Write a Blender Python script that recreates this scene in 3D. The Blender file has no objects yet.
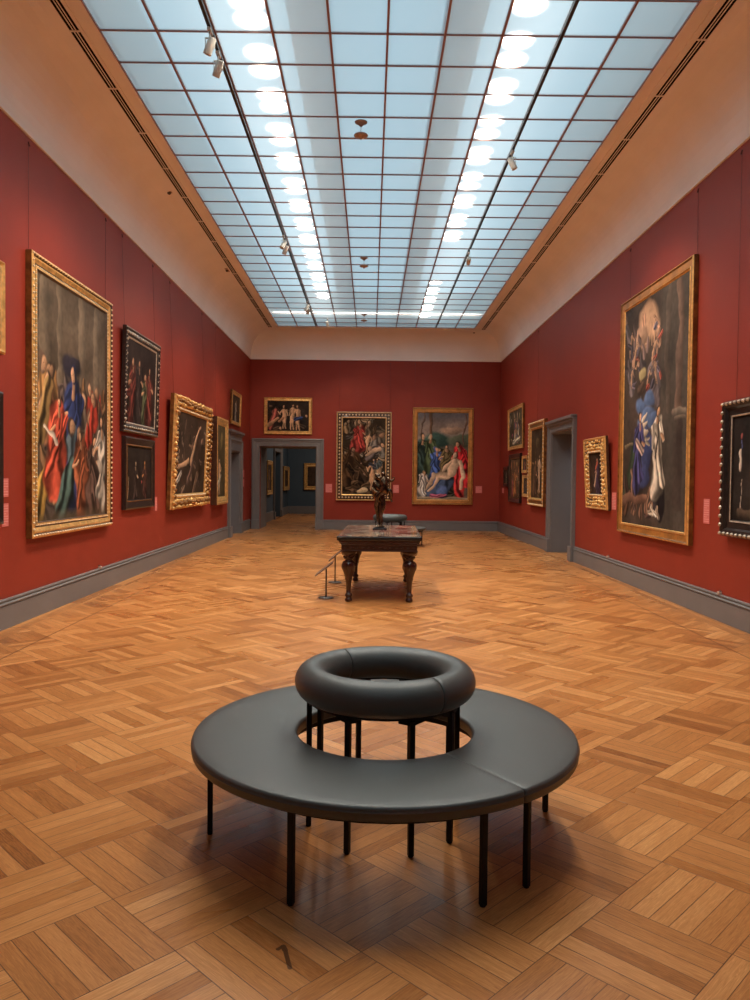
import bpy, bmesh, math, random
import numpy as np
from mathutils import Vector, Matrix
PI = math.pi
C = bpy.context.scene.collection
sc = bpy.context.scene
rnd = random.Random(7)

# ------------------------------------------------------------------ room dimensions (metres)
XL, XR, YB, YF = -3.942, 4.21, 25.075, -4.1
ZT = 5.514                      # top of the red walls
SZ = 6.405                      # glass of the laylight
SL, SR, SB = -2.931, 3.201, 24.065
ROW = 0.630; NROW = 43
SF = SB - ROW * NROW
NCOL = 10; COL = (SR - SL) / NCOL

# ------------------------------------------------------------------ materials
def new_mat(name):
    m = bpy.data.materials.new(name); m.use_nodes = True
    nt = m.node_tree; nt.nodes.clear()
    out = nt.nodes.new('ShaderNodeOutputMaterial')
    b = nt.nodes.new('ShaderNodeBsdfPrincipled')
    nt.links.new(b.outputs[0], out.inputs[0])
    return m, nt, b, out

def mat(name, col, rough=0.5, metal=0.0, var=0.0, scale=8.0, bump=0.0, bscale=None, col2=None, coat=0.0, spec=None, stretch=(1, 1, 1)):
    m, nt, b, out = new_mat(name)
    b.inputs['Base Color'].default_value = (*col, 1)
    b.inputs['Roughness'].default_value = rough
    b.inputs['Metallic'].default_value = metal
    if spec is not None: b.inputs['Specular IOR Level'].default_value = spec
    if coat: b.inputs['Coat Weight'].default_value = coat
    if var or col2 or bump:
        tc = nt.nodes.new('ShaderNodeTexCoord'); mp = nt.nodes.new('ShaderNodeMapping')
        mp.inputs['Scale'].default_value = stretch
        nt.links.new(tc.outputs['Object'], mp.inputs[0])
    if var or col2:
        n = nt.nodes.new('ShaderNodeTexNoise'); n.inputs['Scale'].default_value = scale; n.inputs['Detail'].default_value = 5
        nt.links.new(mp.outputs[0], n.inputs['Vector'])
        r = nt.nodes.new('ShaderNodeValToRGB')
        r.color_ramp.elements[0].position = 0.35; r.color_ramp.elements[1].position = 0.65
        c2 = col2 if col2 else tuple(min(1, c * (1 + var)) for c in col)
        c1 = col if col2 else tuple(c * (1 - var) for c in col)
        r.color_ramp.elements[0].color = (*c1, 1); r.color_ramp.elements[1].color = (*c2, 1)
        nt.links.new(n.outputs[0], r.inputs[0]); nt.links.new(r.outputs[0], b.inputs['Base Color'])
    if bump:
        n2 = nt.nodes.new('ShaderNodeTexNoise'); n2.inputs['Scale'].default_value = bscale or scale * 4; n2.inputs['Detail'].default_value = 3
        nt.links.new(mp.outputs[0], n2.inputs['Vector'])
        bp = nt.nodes.new('ShaderNodeBump'); bp.inputs['Strength'].default_value = bump; bp.inputs['Distance'].default_value = 0.01
        nt.links.new(n2.outputs[0], bp.inputs['Height']); nt.links.new(bp.outputs[0], b.inputs['Normal'])
    return m

M = {}
M['red'] = mat('red_wall_paint', (0.258, 0.027, 0.012), 0.55, var=0.05, scale=1.5, bump=0.05, bscale=300, spec=0.32)
M['blue'] = mat('slate_blue_paint', (0.045, 0.075, 0.105), 0.6, var=0.05, scale=1.5)
M['cove'] = mat('cream_plaster', (0.90, 0.86, 0.82), 0.7, var=0.03, scale=1.2)
M['soffit'] = mat('plain_plaster', (0.5, 0.4, 0.33), 0.75)
M['grey'] = mat('grey_trim_paint', (0.165, 0.153, 0.150), 0.45, var=0.04, scale=2)
M['bar'] = mat('bronze_glazing_bar', (0.30, 0.15, 0.12), 0.45)
M['slot'] = mat('black_slot', (0.006, 0.006, 0.006), 0.9, spec=0.05)
M['black'] = mat('black_powder_coat', (0.010, 0.010, 0.011), 0.5, spec=0.2)
M['track'] = mat('black_track', (0.02, 0.02, 0.022), 0.4)
M['leather'] = mat('charcoal_leather', (0.066, 0.073, 0.070), 0.40, var=0.06, scale=3, bump=0.12, bscale=420)
M['white'] = mat('warm_white_metal', (0.62, 0.58, 0.50), 0.4)
M['shade_board'] = mat('shade_board_paint', (0.46, 0.62, 0.71), 0.7)  # for boards added above the glass as shade, tinted blue-grey
M['steel'] = mat('dark_steel', (0.13, 0.11, 0.10), 0.4, metal=0.6)
M['detector'] = mat('bronze_plastic', (0.42, 0.30, 0.24), 0.4)
M['mahogany'] = mat('dark_mahogany', (0.030, 0.007, 0.005), 0.28, var=0.35, scale=9, coat=0.4, stretch=(3, 3, 0.6))
M['ebony'] = mat('ebonised_edge', (0.014, 0.011, 0.010), 0.25, coat=0.4)
M['bronze'] = mat('patinated_bronze', (0.035, 0.024, 0.018), 0.17, metal=0.9, col2=(0.19, 0.115, 0.065), scale=16)
M['label'] = mat('wall_label_card', (0.62, 0.15, 0.13), 0.5)
M['label_text'] = mat('label_lettering', (0.74, 0.32, 0.29), 0.5)
M['wire'] = mat('dark_red_wire', (0.10, 0.015, 0.012), 0.5)
M['board'] = mat('brown_label_rail', (0.16, 0.09, 0.06), 0.4)
M['gold'] = mat('bright_gilding', (0.78, 0.46, 0.16), 0.36, metal=0.55, var=0.25, scale=14, bump=0.2, bscale=60)
M['gold_dark'] = mat('worn_gilding', (0.23, 0.10, 0.026), 0.4, metal=0.45, var=0.35, scale=10, bump=0.2, bscale=50)
M['gold_orange'] = mat('orange_gilding', (0.48, 0.20, 0.045), 0.4, metal=0.4, var=0.25, scale=6)
M['gold_pale'] = mat('pale_gilding', (0.86, 0.66, 0.42), 0.33, metal=0.4, var=0.2, scale=20)
M['silver'] = mat('silvered_carving', (0.55, 0.46, 0.36), 0.32, metal=0.5, var=0.25, scale=20)
M['brown'] = mat('dark_brown_moulding', (0.060, 0.026, 0.013), 0.35, var=0.3, scale=12, coat=0.2)
M['umber'] = mat('black_brown_moulding', (0.018, 0.012, 0.010), 0.32, var=0.3, scale=12, coat=0.2)

# canvas: colours stored per vertex are the pigments of the picture
def canvas_mat():
    m, nt, b, out = new_mat('oil_paint')
    a = nt.nodes.new('ShaderNodeAttribute'); a.attribute_name = 'pigment'
    nt.links.new(a.outputs['Color'], b.inputs['Base Color'])
    b.inputs['Roughness'].default_value = 0.55
    b.inputs['Specular IOR Level'].default_value = 0.08
    return m
M['canvas'] = canvas_mat()

# frosted glass of the laylight
def glass_mat():
    m, nt, b, out = new_mat('frosted_glass'); nt.nodes.remove(b)
    tl = nt.nodes.new('ShaderNodeBsdfTranslucent'); tl.inputs[0].default_value = (0.86, 0.93, 0.95, 1)
    tr = nt.nodes.new('ShaderNodeBsdfTransparent'); tr.inputs[0].default_value = (0.93, 0.97, 0.98, 1)
    df = nt.nodes.new('ShaderNodeBsdfDiffuse'); df.inputs[0].default_value = (0.75, 0.80, 0.82, 1)
    m1 = nt.nodes.new('ShaderNodeMixShader'); m1.inputs[0].default_value = 0.40
    m2 = nt.nodes.new('ShaderNodeMixShader'); m2.inputs[0].default_value = 0.12
    nt.links.new(tl.outputs[0], m1.inputs[1]); nt.links.new(tr.outputs[0], m1.inputs[2])
    nt.links.new(m1.outputs[0], m2.inputs[1]); nt.links.new(df.outputs[0], m2.inputs[2])
    nt.links.new(m2.outputs[0], out.inputs[0])
    return m
M['glass'] = glass_mat()

def parquet_mat():
    m, nt, b, out = new_mat('oak_basket_parquet')
    N, L = nt.nodes, nt.links
    def mth(op, a, b_=None, c=None):
        n = N.new('ShaderNodeMath'); n.operation = op
        for i, v in enumerate((a, b_, c)):
            if v is None: continue
            if isinstance(v, (int, float)): n.inputs[i].default_value = v
            else: L.new(v, n.inputs[i])
        return n.outputs[0]
    def mix(f, a, b_):
        n = N.new('ShaderNodeMix'); n.data_type = 'FLOAT'
        for i, v in ((0, f), (2, a), (3, b_)):
            if isinstance(v, (int, float)): n.inputs[i].default_value = v
            else: L.new(v, n.inputs[i])
        return n.outputs[0]
    tc = N.new('ShaderNodeTexCoord'); sx = N.new('ShaderNodeSeparateXYZ'); L.new(tc.outputs['Object'], sx.inputs[0])
    x, y = sx.outputs[0], sx.outputs[1]
    S = 0.4595; q = 1 / math.sqrt(2) / S
    U = mth('ADD', mth('MULTIPLY', mth('ADD', x, y), q), -1.3958 / S)
    V = mth('ADD', mth('MULTIPLY', mth('SUBTRACT', y, x), q), -2.3363 / S)
    bi, bj = mth('FLOOR', U), mth('FLOOR', V)
    fu, fv = mth('SUBTRACT', U, bi), mth('SUBTRACT', V, bj)
    par = mth('FLOORED_MODULO', mth('ADD', bi, bj), 2.0)
    across = mix(par, fv, fu); along = mix(par, fu, fv)
    # straight border boards along the walls
    border = mth('MAXIMUM', mth('LESS_THAN', x, XL + 0.24), mth('GREATER_THAN', x, XR - 0.24))
    across = mix(border, across, mth('FRACT', mth('MULTIPLY', x, 1 / S)))
    along = mix(border, along, mth('FRACT', mth('MULTIPLY', y, 0.6)))
    bj2 = mix(border, bj, mth('FLOOR', mth('MULTIPLY', y, 0.6)))
    bi2 = mix(border, bi, 55.0)
    a6 = mth('MULTIPLY', across, 6.0); k = mth('FLOOR', a6); f6 = mth('SUBTRACT', a6, k)
    cmb = N.new('ShaderNodeCombineXYZ'); L.new(bi2, cmb.inputs[0]); L.new(bj2, cmb.inputs[1]); L.new(mth('ADD', k, 0.37), cmb.inputs[2])
    wn = N.new('ShaderNodeTexWhiteNoise'); wn.noise_dimensions = '3D'; L.new(cmb.outputs[0], wn.inputs[0])
    cmb2 = N.new('ShaderNodeCombineXYZ'); L.new(bi2, cmb2.inputs[0]); L.new(bj2, cmb2.inputs[1]); cmb2.inputs[2].default_value = 9.3
    wb = N.new('ShaderNodeTexWhiteNoise'); wb.noise_dimensions = '3D'; L.new(cmb2.outputs[0], wb.inputs[0])
    # grain, stretched along each plank
    g = N.new('ShaderNodeCombineXYZ')
    L.new(mth('ADD', mth('MULTIPLY', along, 1.6), mth('MULTIPLY', wn.outputs[0], 37.0)), g.inputs[0])
    L.new(mth('ADD', mth('MULTIPLY', across, 24.0), mth('MULTIPLY', bi2, 3.1)), g.inputs[1]); L.new(mth('MULTIPLY', bj2, 1.7), g.inputs[2])
    ng = N.new('ShaderNodeTexNoise'); ng.inputs['Scale'].default_value = 2.2; ng.inputs['Detail'].default_value = 6; ng.inputs['Roughness'].default_value = 0.65; ng.inputs['Distortion'].default_value = 1.6
    L.new(g.outputs[0], ng.inputs['Vector'])
    nl = N.new('ShaderNodeTexNoise'); nl.inputs['Scale'].default_value = 0.45; nl.inputs['Detail'].default_value = 2; L.new(tc.outputs['Object'], nl.inputs['Vector'])
    t = mth('ADD', mth('ADD', mth('MULTIPLY', wn.outputs[0], 0.46), mth('MULTIPLY', wb.outputs[0], 0.26)), mth('MULTIPLY', mth('SUBTRACT', ng.outputs[0], 0.5), 1.35))
    t = mth('ADD', t, mth('ADD', mth('MULTIPLY', par, -0.05), 0.17))  # odd blocks darkened in colour to imitate reflection off the other grain direction
    r = N.new('ShaderNodeValToRGB'); e = r.color_ramp.elements
    e[0].position = 0.0; e[0].color = (0.185, 0.060, 0.018, 1)
    e[1].position = 1.0; e[1].color = (0.720, 0.350, 0.128, 1)
    for pos, c in ((0.25, (0.345, 0.125, 0.033, 1)), (0.55, (0.490, 0.195, 0.056, 1)), (0.8, (0.600, 0.262, 0.084, 1))):
        n_ = e.new(pos); n_.color = c
    L.new(t, r.inputs[0])
    # joints
    ed = mth('MINIMUM', f6, mth('SUBTRACT', 1.0, f6))
    gap = mth('LESS_THAN', ed, mth('ADD', 0.010, mth('MULTIPLY', wn.outputs[0], 0.020)))
    eb = mth('MINIMUM', along, mth('SUBTRACT', 1.0, along))
    gap = mth('MAXIMUM', gap, mth('LESS_THAN', eb, 0.0045))
    line = mth('MAXIMUM', mth('LESS_THAN', mth('ABSOLUTE', mth('SUBTRACT', x, -3.31)), 0.008), mth('LESS_THAN', mth('ABSOLUTE', mth('SUBTRACT', x, 3.59)), 0.008))
    # dark hooked burn mark and a few knots
    def stroke(x0, y0, x1, y1, wd):
        dx_, dy_ = x1 - x0, y1 - y0; L2 = dx_ * dx_ + dy_ * dy_
        ax, ay = mth('SUBTRACT', x, x0), mth('SUBTRACT', y, y0)
        t_ = mth('MINIMUM', mth('MAXIMUM', mth('MULTIPLY', mth('ADD', mth('MULTIPLY', ax, dx_), mth('MULTIPLY', ay, dy_)), 1 / L2), 0.0), 1.0)
        ex, ey = mth('SUBTRACT', ax, mth('MULTIPLY', t_, dx_)), mth('SUBTRACT', ay, mth('MULTIPLY', t_, dy_))
        return mth('LESS_THAN', mth('ADD', mth('MULTIPLY', ex, ex), mth('MULTIPLY', ey, ey)), wd * wd)
    mark = mth('MAXIMUM', stroke(-.255, 2.548, -.282, 2.645, .008), mth('MAXIMUM', stroke(-.282, 2.645, -.292, 2.668, .010), stroke(-.292, 2.668, -.308, 2.652, .008)))
    dark = mth('MAXIMUM', mth('MULTIPLY', gap, mth('ADD', 0.30, mth('MULTIPLY', mth('POWER', ng.outputs[0], 1.5), 1.5))), mth('MAXIMUM', mth('MULTIPLY', line, 0.75), mth('MULTIPLY', mark, 0.85)))
    mx = N.new('ShaderNodeMix'); mx.data_type = 'RGBA'; L.new(dark, mx.inputs[0]); L.new(r.outputs[0], mx.inputs[6]); mx.inputs[7].default_value = (0.055, 0.022, 0.010, 1)
    L.new(mx.outputs[2], b.inputs['Base Color'])
    rr = mth('ADD', mth('ADD', 0.20, mth('MULTIPLY', nl.outputs[0], 0.14)), mth('MULTIPLY', wn.outputs[0], 0.06))
    L.new(rr, b.inputs['Roughness'])
    b.inputs['Specular IOR Level'].default_value = 0.42
    bp = N.new('ShaderNodeBump'); bp.inputs['Strength'].default_value = 0.25; bp.inputs['Distance'].default_value = 0.002
    L.new(mth('SUBTRACT', mth('MULTIPLY', ng.outputs[0], 0.35), gap), bp.inputs['Height']); L.new(bp.outputs[0], b.inputs['Normal'])
    return m
M['floor'] = parquet_mat()

def marble_mat():
    m, nt, b, out = new_mat('inlaid_marble')
    N, L = nt.nodes, nt.links
    tc = N.new('ShaderNodeTexCoord')
    v = N.new('ShaderNodeTexVoronoi'); v.inputs['Scale'].default_value = 3.2; v.distance = 'CHEBYCHEV'; v.inputs['Randomness'].default_value = 0.55
    L.new(tc.outputs['Object'], v.inputs['Vector'])
    r = N.new('ShaderNodeValToRGB'); r.color_ramp.interpolation = 'CONSTANT'
    e = r.color_ramp.elements
    e[0].position = 0; e[0].color = (0.05, 0.036, 0.032, 1); e[1].position = 0.8; e[1].color = (0.30, 0.21, 0.14, 1)
    for p_, c in ((0.2, (0.14, 0.095, 0.075, 1)), (0.4, (0.20, 0.08, 0.065, 1)), (0.6, (0.13, 0.10, 0.09, 1))):
        n_ = e.new(p_); n_.color = c
    L.new(v.outputs['Color'], r.inputs[0])
    n = N.new('ShaderNodeTexNoise'); n.inputs['Scale'].default_value = 11; n.inputs['Detail'].default_value = 7; n.inputs['Distortion'].default_value = 1.5
    L.new(tc.outputs['Object'], n.inputs['Vector'])
    r2 = N.new('ShaderNodeValToRGB'); r2.color_ramp.elements[0].position = 0.38; r2.color_ramp.elements[0].color = (0.5, 0.45, 0.42, 1); r2.color_ramp.elements[1].position = 0.62; r2.color_ramp.elements[1].color = (1.5, 1.3, 1.2, 1)
    L.new(n.outputs[0], r2.inputs[0])
    mx = N.new('ShaderNodeMix'); mx.data_type = 'RGBA'; mx.blend_type = 'MULTIPLY'; mx.inputs[0].default_value = 1
    L.new(r.outputs[0], mx.inputs[6]); L.new(r2.outputs[0], mx.inputs[7])
    ve = N.new('ShaderNodeTexVoronoi'); ve.feature = 'DISTANCE_TO_EDGE'; ve.inputs['Scale'].default_value = 3.2; ve.inputs['Randomness'].default_value = 0.55
    L.new(tc.outputs['Object'], ve.inputs['Vector'])
    lt = N.new('ShaderNodeMath'); lt.operation = 'LESS_THAN'; lt.inputs[1].default_value = 0.03; L.new(ve.outputs['Distance'], lt.inputs[0])
    m3 = N.new('ShaderNodeMix'); m3.data_type = 'RGBA'; L.new(lt.outputs[0], m3.inputs[0]); L.new(mx.outputs[2], m3.inputs[6]); m3.inputs[7].default_value = (0.36, 0.29, 0.22, 1)
    L.new(m3.outputs[2], b.inputs['Base Color'])
    b.inputs['Roughness'].default_value = 0.13
    return m
M['marble'] = marble_mat()

# ------------------------------------------------------------------ mesh builder
class MB:
    def __init__(s): s.v = []; s.f = []; s.mi = []; s.sm = []
    def add(s, vs, fs, mi=0, smooth=False):
        o = len(s.v); s.v += [tuple(v) for v in vs]
        for f in fs: s.f.append(tuple(i + o for i in f)); s.mi.append(mi); s.sm.append(smooth)
    def box(s, x0, y0, z0, x1, y1, z1, mi=0, bev=0.0):
        if bev <= 0:
            vs = [(x, y, z) for z in (z0, z1) for y in (y0, y1) for x in (x0, x1)]
            s.add(vs, [(0, 2, 3, 1), (4, 5, 7, 6), (0, 1, 5, 4), (2, 6, 7, 3), (0, 4, 6, 2), (1, 3, 7, 5)], mi); return
        bm = bmesh.new(); bmesh.ops.create_cube(bm, size=1)
        for v in bm.verts: v.co = ((x0 + x1) / 2 + v.co.x * (x1 - x0), (y0 + y1) / 2 + v.co.y * (y1 - y0), (z0 + z1) / 2 + v.co.z * (z1 - z0))
        bmesh.ops.bevel(bm, geom=bm.edges[:], offset=bev, segments=2, affect='EDGES', profile=0.5)
        s.bm(bm, mi, False)
    def bm(s, bm, mi=0, smooth=True, mat_=None):
        bm.verts.index_update()
        vs = [(mat_ @ v.co) if mat_ else v.co.copy() for v in bm.verts]
        s.add(vs, [[v.index for v in f.verts] for f in bm.faces], mi, smooth); bm.free()
    def lathe(s, prof, c=(0, 0, 0), n=24, mi=0, smooth=True, cap=True, square=0.0):
        vs = []; fs = []
        for r, z in prof:
            for i in range(n):
                a = 2 * PI * i / n; rr = r
                if square: rr = r * (1 + square * (1 / max(abs(math.cos(a)), abs(math.sin(a))) - 1))
                vs.append((c[0] + rr * math.cos(a), c[1] + rr * math.sin(a), c[2] + z))
        m = len(prof)
        for j in range(m - 1):
            for i in range(n):
                k = (i + 1) % n; fs.append((j * n + i, j * n + k, (j + 1) * n + k, (j + 1) * n + i))
        if cap: fs.append(tuple(range(n - 1, -1, -1))); fs.append(tuple((m - 1) * n + i for i in range(n)))
        s.add(vs, fs, mi, smooth)
    def tube(s, p0, p1, r0, r1=None, n=10, mi=0, cap=True):
        r1 = r0 if r1 is None else r1
        p0, p1 = Vector(p0), Vector(p1); d = (p1 - p0).normalized()
        a = d.orthogonal().normalized(); b = d.cross(a); vs = []
        for p, r in ((p0, r0), (p1, r1)):
            for i in range(n):
                t = 2 * PI * i / n; vs.append(p + (a * math.cos(t) + b * math.sin(t)) * r)
        fs = [(i, (i + 1) % n, n + (i + 1) % n, n + i) for i in range(n)]
        if cap: fs += [tuple(range(n - 1, -1, -1)), tuple(range(n, 2 * n))]
        s.add(vs, fs, mi, True)
    def blob(s, c, r, mi=0, sub=1):
        bm = bmesh.new(); bmesh.ops.create_icosphere(bm, subdivisions=sub, radius=1)
        s.bm(bm, mi, True, Matrix.Translation(c) @ Matrix.Diagonal((r[0], r[1], r[2], 1)))
    def ring(s, prof, x0, x1, z0, z1, mis=None, closed=False, smooth=False):
        # mitred moulding round a rectangle in the xz plane; prof = (inset, y)
        vs = []
        for d, y in prof:
            vs += [(x0 + d, y, z0 + d), (x1 - d, y, z0 + d), (x1 - d, y, z1 - d), (x0 + d, y, z1 - d)]
        m = len(prof)
        for j in range(m if closed else m - 1):
            j2 = (j + 1) % m
            fs = [(j * 4 + i, j * 4 + (i + 1) % 4, j2 * 4 + (i + 1) % 4, j2 * 4 + i) for i in range(4)]
            o = len(s.v) if j == 0 else o
            if j == 0: s.v += vs
            for f in fs: s.f.append(tuple(i + o for i in f)); s.mi.append(mis[j] if mis else 0); s.sm.append(smooth)
    def build(s, name, mats, parent=None, loc=(0, 0, 0), rot=(0, 0, 0), recalc=True, autosm=True):
        me = bpy.data.meshes.new(name); me.from_pydata([tuple(v) for v in s.v], [], s.f)
        if not isinstance(mats, (list, tuple)): mats = [mats]
        for m_ in mats: me.materials.append(m_)
        me.polygons.foreach_set('material_index', s.mi); me.polygons.foreach_set('use_smooth', s.sm)
        if recalc:
            bm = bmesh.new(); bm.from_mesh(me); bmesh.ops.recalc_face_normals(bm, faces=bm.faces[:]); bm.to_mesh(me); bm.free()
        me.update()
        o = bpy.data.objects.new(name, me); C.objects.link(o); o.location = loc; o.rotation_euler = rot
        if parent: o.parent = parent
        return o

def tag(o, label=None, cat=None, group=None, kind=None):
    if label: o['label'] = label
    if cat: o['category'] = cat
    if group: o['group'] = group
    if kind: o['kind'] = kind
    return o
def empty(name, loc, rot=(0, 0, 0), **k):
    o = bpy.data.objects.new(name, None); o.empty_display_size = 0.1; C.objects.link(o); o.location = loc; o.rotation_euler = rot
    return tag(o, **k)
def struct(o, label=None): o['kind'] = 'structure'; return tag(o, label)
def copy_tree(o, parent=None):
    c = o.copy(); C.objects.link(c)
    if parent: c.parent = parent
    for ch in list(o.children): copy_tree(ch, c)
    return c

# ------------------------------------------------------------------ the room shell
m = MB(); m.box(-7.5, YF - 0.4, -0.2, 7.5, 38, 0)
struct(m.build('floor', M['floor']), 'oak basket-weave parquet floor laid diagonally')

TL = 0.75                                     # thickness of the side walls
LD0, LD1, LDZ = 21.52, 22.95, 2.42            # left doorway
RD0, RD1, RDZ = 15.95, 17.80, 2.76            # right doorway
BD0, BD1, BDZ = -3.61, -1.79, 2.69            # back doorway
YB2 = 26.7
def wall_y(name, x0, x1, ya, yb, d0, d1, dz, label):
    m = MB()
    m.box(x0, ya, 0, x1, d0, ZT); m.box(x0, d1, 0, x1, yb, ZT); m.box(x0, d0, dz, x1, d1, ZT)
    return struct(m.build(name, M['red']), label)
wall_y('wall_left', XL - TL, XL, YF, YB, LD0, LD1, LDZ, 'tall deep red gallery wall on the left, with a grey doorway')
wall_y('wall_right', XR, XR + TL, YF, YB, RD0, RD1, RDZ, 'tall deep red gallery wall on the right, with a grey doorway')
m = MB()
m.box(XL - TL, YB, 0, BD0, YB + 0.2, ZT); m.box(BD1, YB, 0, XR + TL, YB + 0.2, ZT); m.box(BD0, YB, BDZ, BD1, YB + 0.2, ZT)
struct(m.build('wall_back', M['red']), 'deep red end wall with a doorway at its left')
m = MB(); m.box(XL - TL, YF - 0.3, 0, XR + TL, YF, ZT)
struct(m.build('wall_front', M['red']))

# grey lining of the three doorways
def jamb(name, boxes):
    m = MB()
    for b_ in boxes: m.box(*b_)
    return struct(m.build(name, M['grey']))
jamb('trim_1', [(XL - TL - .01, LD0 - .02, 0, XL + .005, LD0 + .02, LDZ), (XL - TL - .01, LD1 - .02, 0, XL + .005, LD1 + .02, LDZ), (XL - TL - .01, LD0, LDZ - .02, XL + .005, LD1, LDZ + .02)])
jamb('trim_2', [(XR - .005, RD0 - .02, 0, XR + TL + .01, RD0 + .02, RDZ), (XR - .005, RD1 - .02, 0, XR + TL + .01, RD1 + .02, RDZ), (XR - .005, RD0, RDZ - .02, XR + TL + .01, RD1, RDZ + .02)])
jamb('trim_3', [(BD0 - .5, YB + .2, 0, BD0, YB2, ZT), (BD1, YB + .2, 0, BD1 + .5, YB2, ZT), (BD0, YB + .2, BDZ, BD1, YB2, ZT)])

# door casings: local x along the wall, -y towards the room
def casing(name, loc, rot, x0, x1, zo, w, top, label, frieze=False):
    root = empty(name, loc, rot); struct(root, label)
    m = MB()
    prof = [(0, 0), (0, -.075), (.035, -.085), (.05, -.06), (.10, -.055), (.11, -.04), (w - .05, -.038), (w - .04, -.052), (w - .01, -.045), (w, -.02), (w, 0)]
    X0, X1 = x0 - w, x1 + w; Z1 = zo + w
    vs = []
    for d, y in prof: vs += [(X0 + d, y, 0.0), (X0 + d, y, Z1 - d), (X1 - d, y, Z1 - d), (X1 - d, y, 0.0)]
    fs = []
    for j in range(len(prof) - 1):
        for i in range(3): fs.append((j * 4 + i, j * 4 + i + 1, (j + 1) * 4 + i + 1, (j + 1) * 4 + i))
    m.add(vs, fs)
    for s_ in (X0 - .005, X1 - w - .005): m.box(s_, -.095, 0, s_ + w + .01, 0, .31, bev=.006)
    m.build('architrave', M['grey'], root)
    if top > Z1 + .02:
        m = MB(); m.box(X0 + .01, -.05, Z1 - .01, X1 - .01, 0, top - .10)
        m.box(X0 - .01, -.09, top - .12, X1 + .01, 0, top - .07, bev=.008); m.box(X0 - (.03 if top - Z1 > .1 else .0), -.13, top - .07, X1 + (.03 if top - Z1 > .1 else .0), 0, top, bev=.012)
        m.build('cornice', M['grey'], root)
    return root
casing('door_1', (XL, (LD0 + LD1) / 2, 0), (0, 0, PI / 2), -(LD1 - LD0) / 2, (LD1 - LD0) / 2, LDZ, .34, 3.0, 'grey painted doorway with a deep cornice in the left wall')
casing('door_2', (XR, (RD0 + RD1) / 2, 0), (0, 0, -PI / 2), -(RD1 - RD0) / 2, (RD1 - RD0) / 2, RDZ, .24, 3.03, 'grey painted doorway in the right wall')
casing('door_3', (0, YB, 0), (0, 0, 0), BD0, BD1, BDZ, .26, 2.95, 'grey painted doorway at the left end of the back wall')

# baseboards
def baseboard(name, a, b, side):
    # profile (out from wall, z)
    pr = [(0, 0), (.035, 0), (.035, .24), (.028, .25), (.045, .262), (.045, .272), (.022, .285), (.022, .297), (.034, .302), (.030, .315), (0, .32)]
    m = MB(); vs = []
    for d, z in pr:
        for t in (a, b):
            vs.append({'L': (XL + d, t, z), 'R': (XR - d, t, z), 'B': (t, YB - d, z), 'F': (t, YF + d, z)}[side])
    n = len(pr); fs = [(2 * i, 2 * i + 1, 2 * ((i + 1) % n) + 1, 2 * ((i + 1) % n)) for i in range(n)]
    fs += [tuple(2 * i for i in range(n)), tuple(2 * i + 1 for i in range(n))]
    m.add(vs, fs); return struct(m.build(name, M['grey']))
baseboard('baseboard_left', YF, LD0 - .34, 'L'); baseboard('baseboard_left', LD1 + .34, YB, 'L')
baseboard('baseboard_right', YF, RD0 - .24, 'R'); baseboard('baseboard_right', RD1 + .24, YB, 'R')
baseboard('baseboard_back', BD1 + .26, XR, 'B'); baseboard('baseboard_front', XL, XR, 'F')

# cove and soffit: one mitred ring, thickness upward
def hring(prof, mis=None):
    # prof = (inset from the wall plane, z)
    m = MB(); vs = []
    for d, z in prof: vs += [(XL + d, YF + d, z), (XR - d, YF + d, z), (XR - d, YB - d, z), (XL + d, YB - d, z)]
    n = len(prof)
    fs = []
    for j in range(n):
        k = (j + 1) % n
        for i in range(4): fs.append((j * 4 + i, j * 4 + (i + 1) % 4, k * 4 + (i + 1) % 4, k * 4 + i))
    m.add(vs, fs, 0, False); return m
INS = 1.011
prof = [(-.02, ZT - .001), (0.03, ZT - .001), (.03, ZT + .03), (0.012, ZT + .045)]
for i in range(0, 13):
    a = i / 12 * PI / 2
    prof.append((0.66 - 0.648 * math.cos(a), ZT + .05 + (SZ - .03 - ZT - .05) * math.sin(a)))
prof += [(.66, SZ - .03), (.845, SZ - .03), (.85, SZ - .018), (.90, SZ - .018), (.905, SZ - .03), (INS - .012, SZ - .03), (INS, SZ - .02), (INS, SZ + .05), (-.02, SZ + .12)]
cv = hring(prof).build('ceiling', M['cove']); struct(cv, 'cream plaster cove rising from the red walls to the glass ceiling')
for p_ in cv.data.polygons: p_.use_smooth = False

# air slots in the soffit, black lines with thin fins and joints
def slots(xa, xb, nm):
    m = MB(); z = SZ - .0305
    m.box(xa, SF, z - .002, xb, SB + .09, z + .004, 0)
    w = (xb - xa)
    for c_, h_ in ((0, .004), (.36, .0055), (.64, .0055), (1, .004)):
        m.box(xa + c_ * w - h_, SF, z - .007, xa + c_ * w + h_, SB + .09, z - .002, 1)
    y = SF + .5
    while y < SB: m.box(xa, y, z - .013, xb, y + .02, z - .003, 1); y += 1.2
    return struct(m.build(nm, [M['slot'], M['cove']]))
slots(-3.237, -3.125, 'trim_4'); slots(3.425, 3.537, 'trim_5')

# ------------------------------------------------------------------ laylight
wroot = empty('window_1', (0, 0, SZ)); struct(wroot, 'long frosted glass laylight divided into square panes')
m = MB()
for i in range(NCOL + 1):
    x = SL + i * COL; w = .012 if 0 < i < NCOL else .010
    m.box(x - w, SF, -.022, x + w, SB, .02)
for j in range(NROW + 1):
    y = SB - j * ROW; m.box(SL, y - .008, -.014, SR, y + .008, .012)
m.build('frame', M['bar'], wroot)
m = MB()
for i in range(NCOL):
    for j in range(NROW):
        x = SL + i * COL; y = SB - (j + 1) * ROW
        m.add([(x, y, 0), (x + COL, y, 0), (x + COL, y + ROW, 0), (x, y + ROW, 0)], [(0, 1, 2, 3)])
m.build('pane', M['glass'], wroot, recalc=False)

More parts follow.
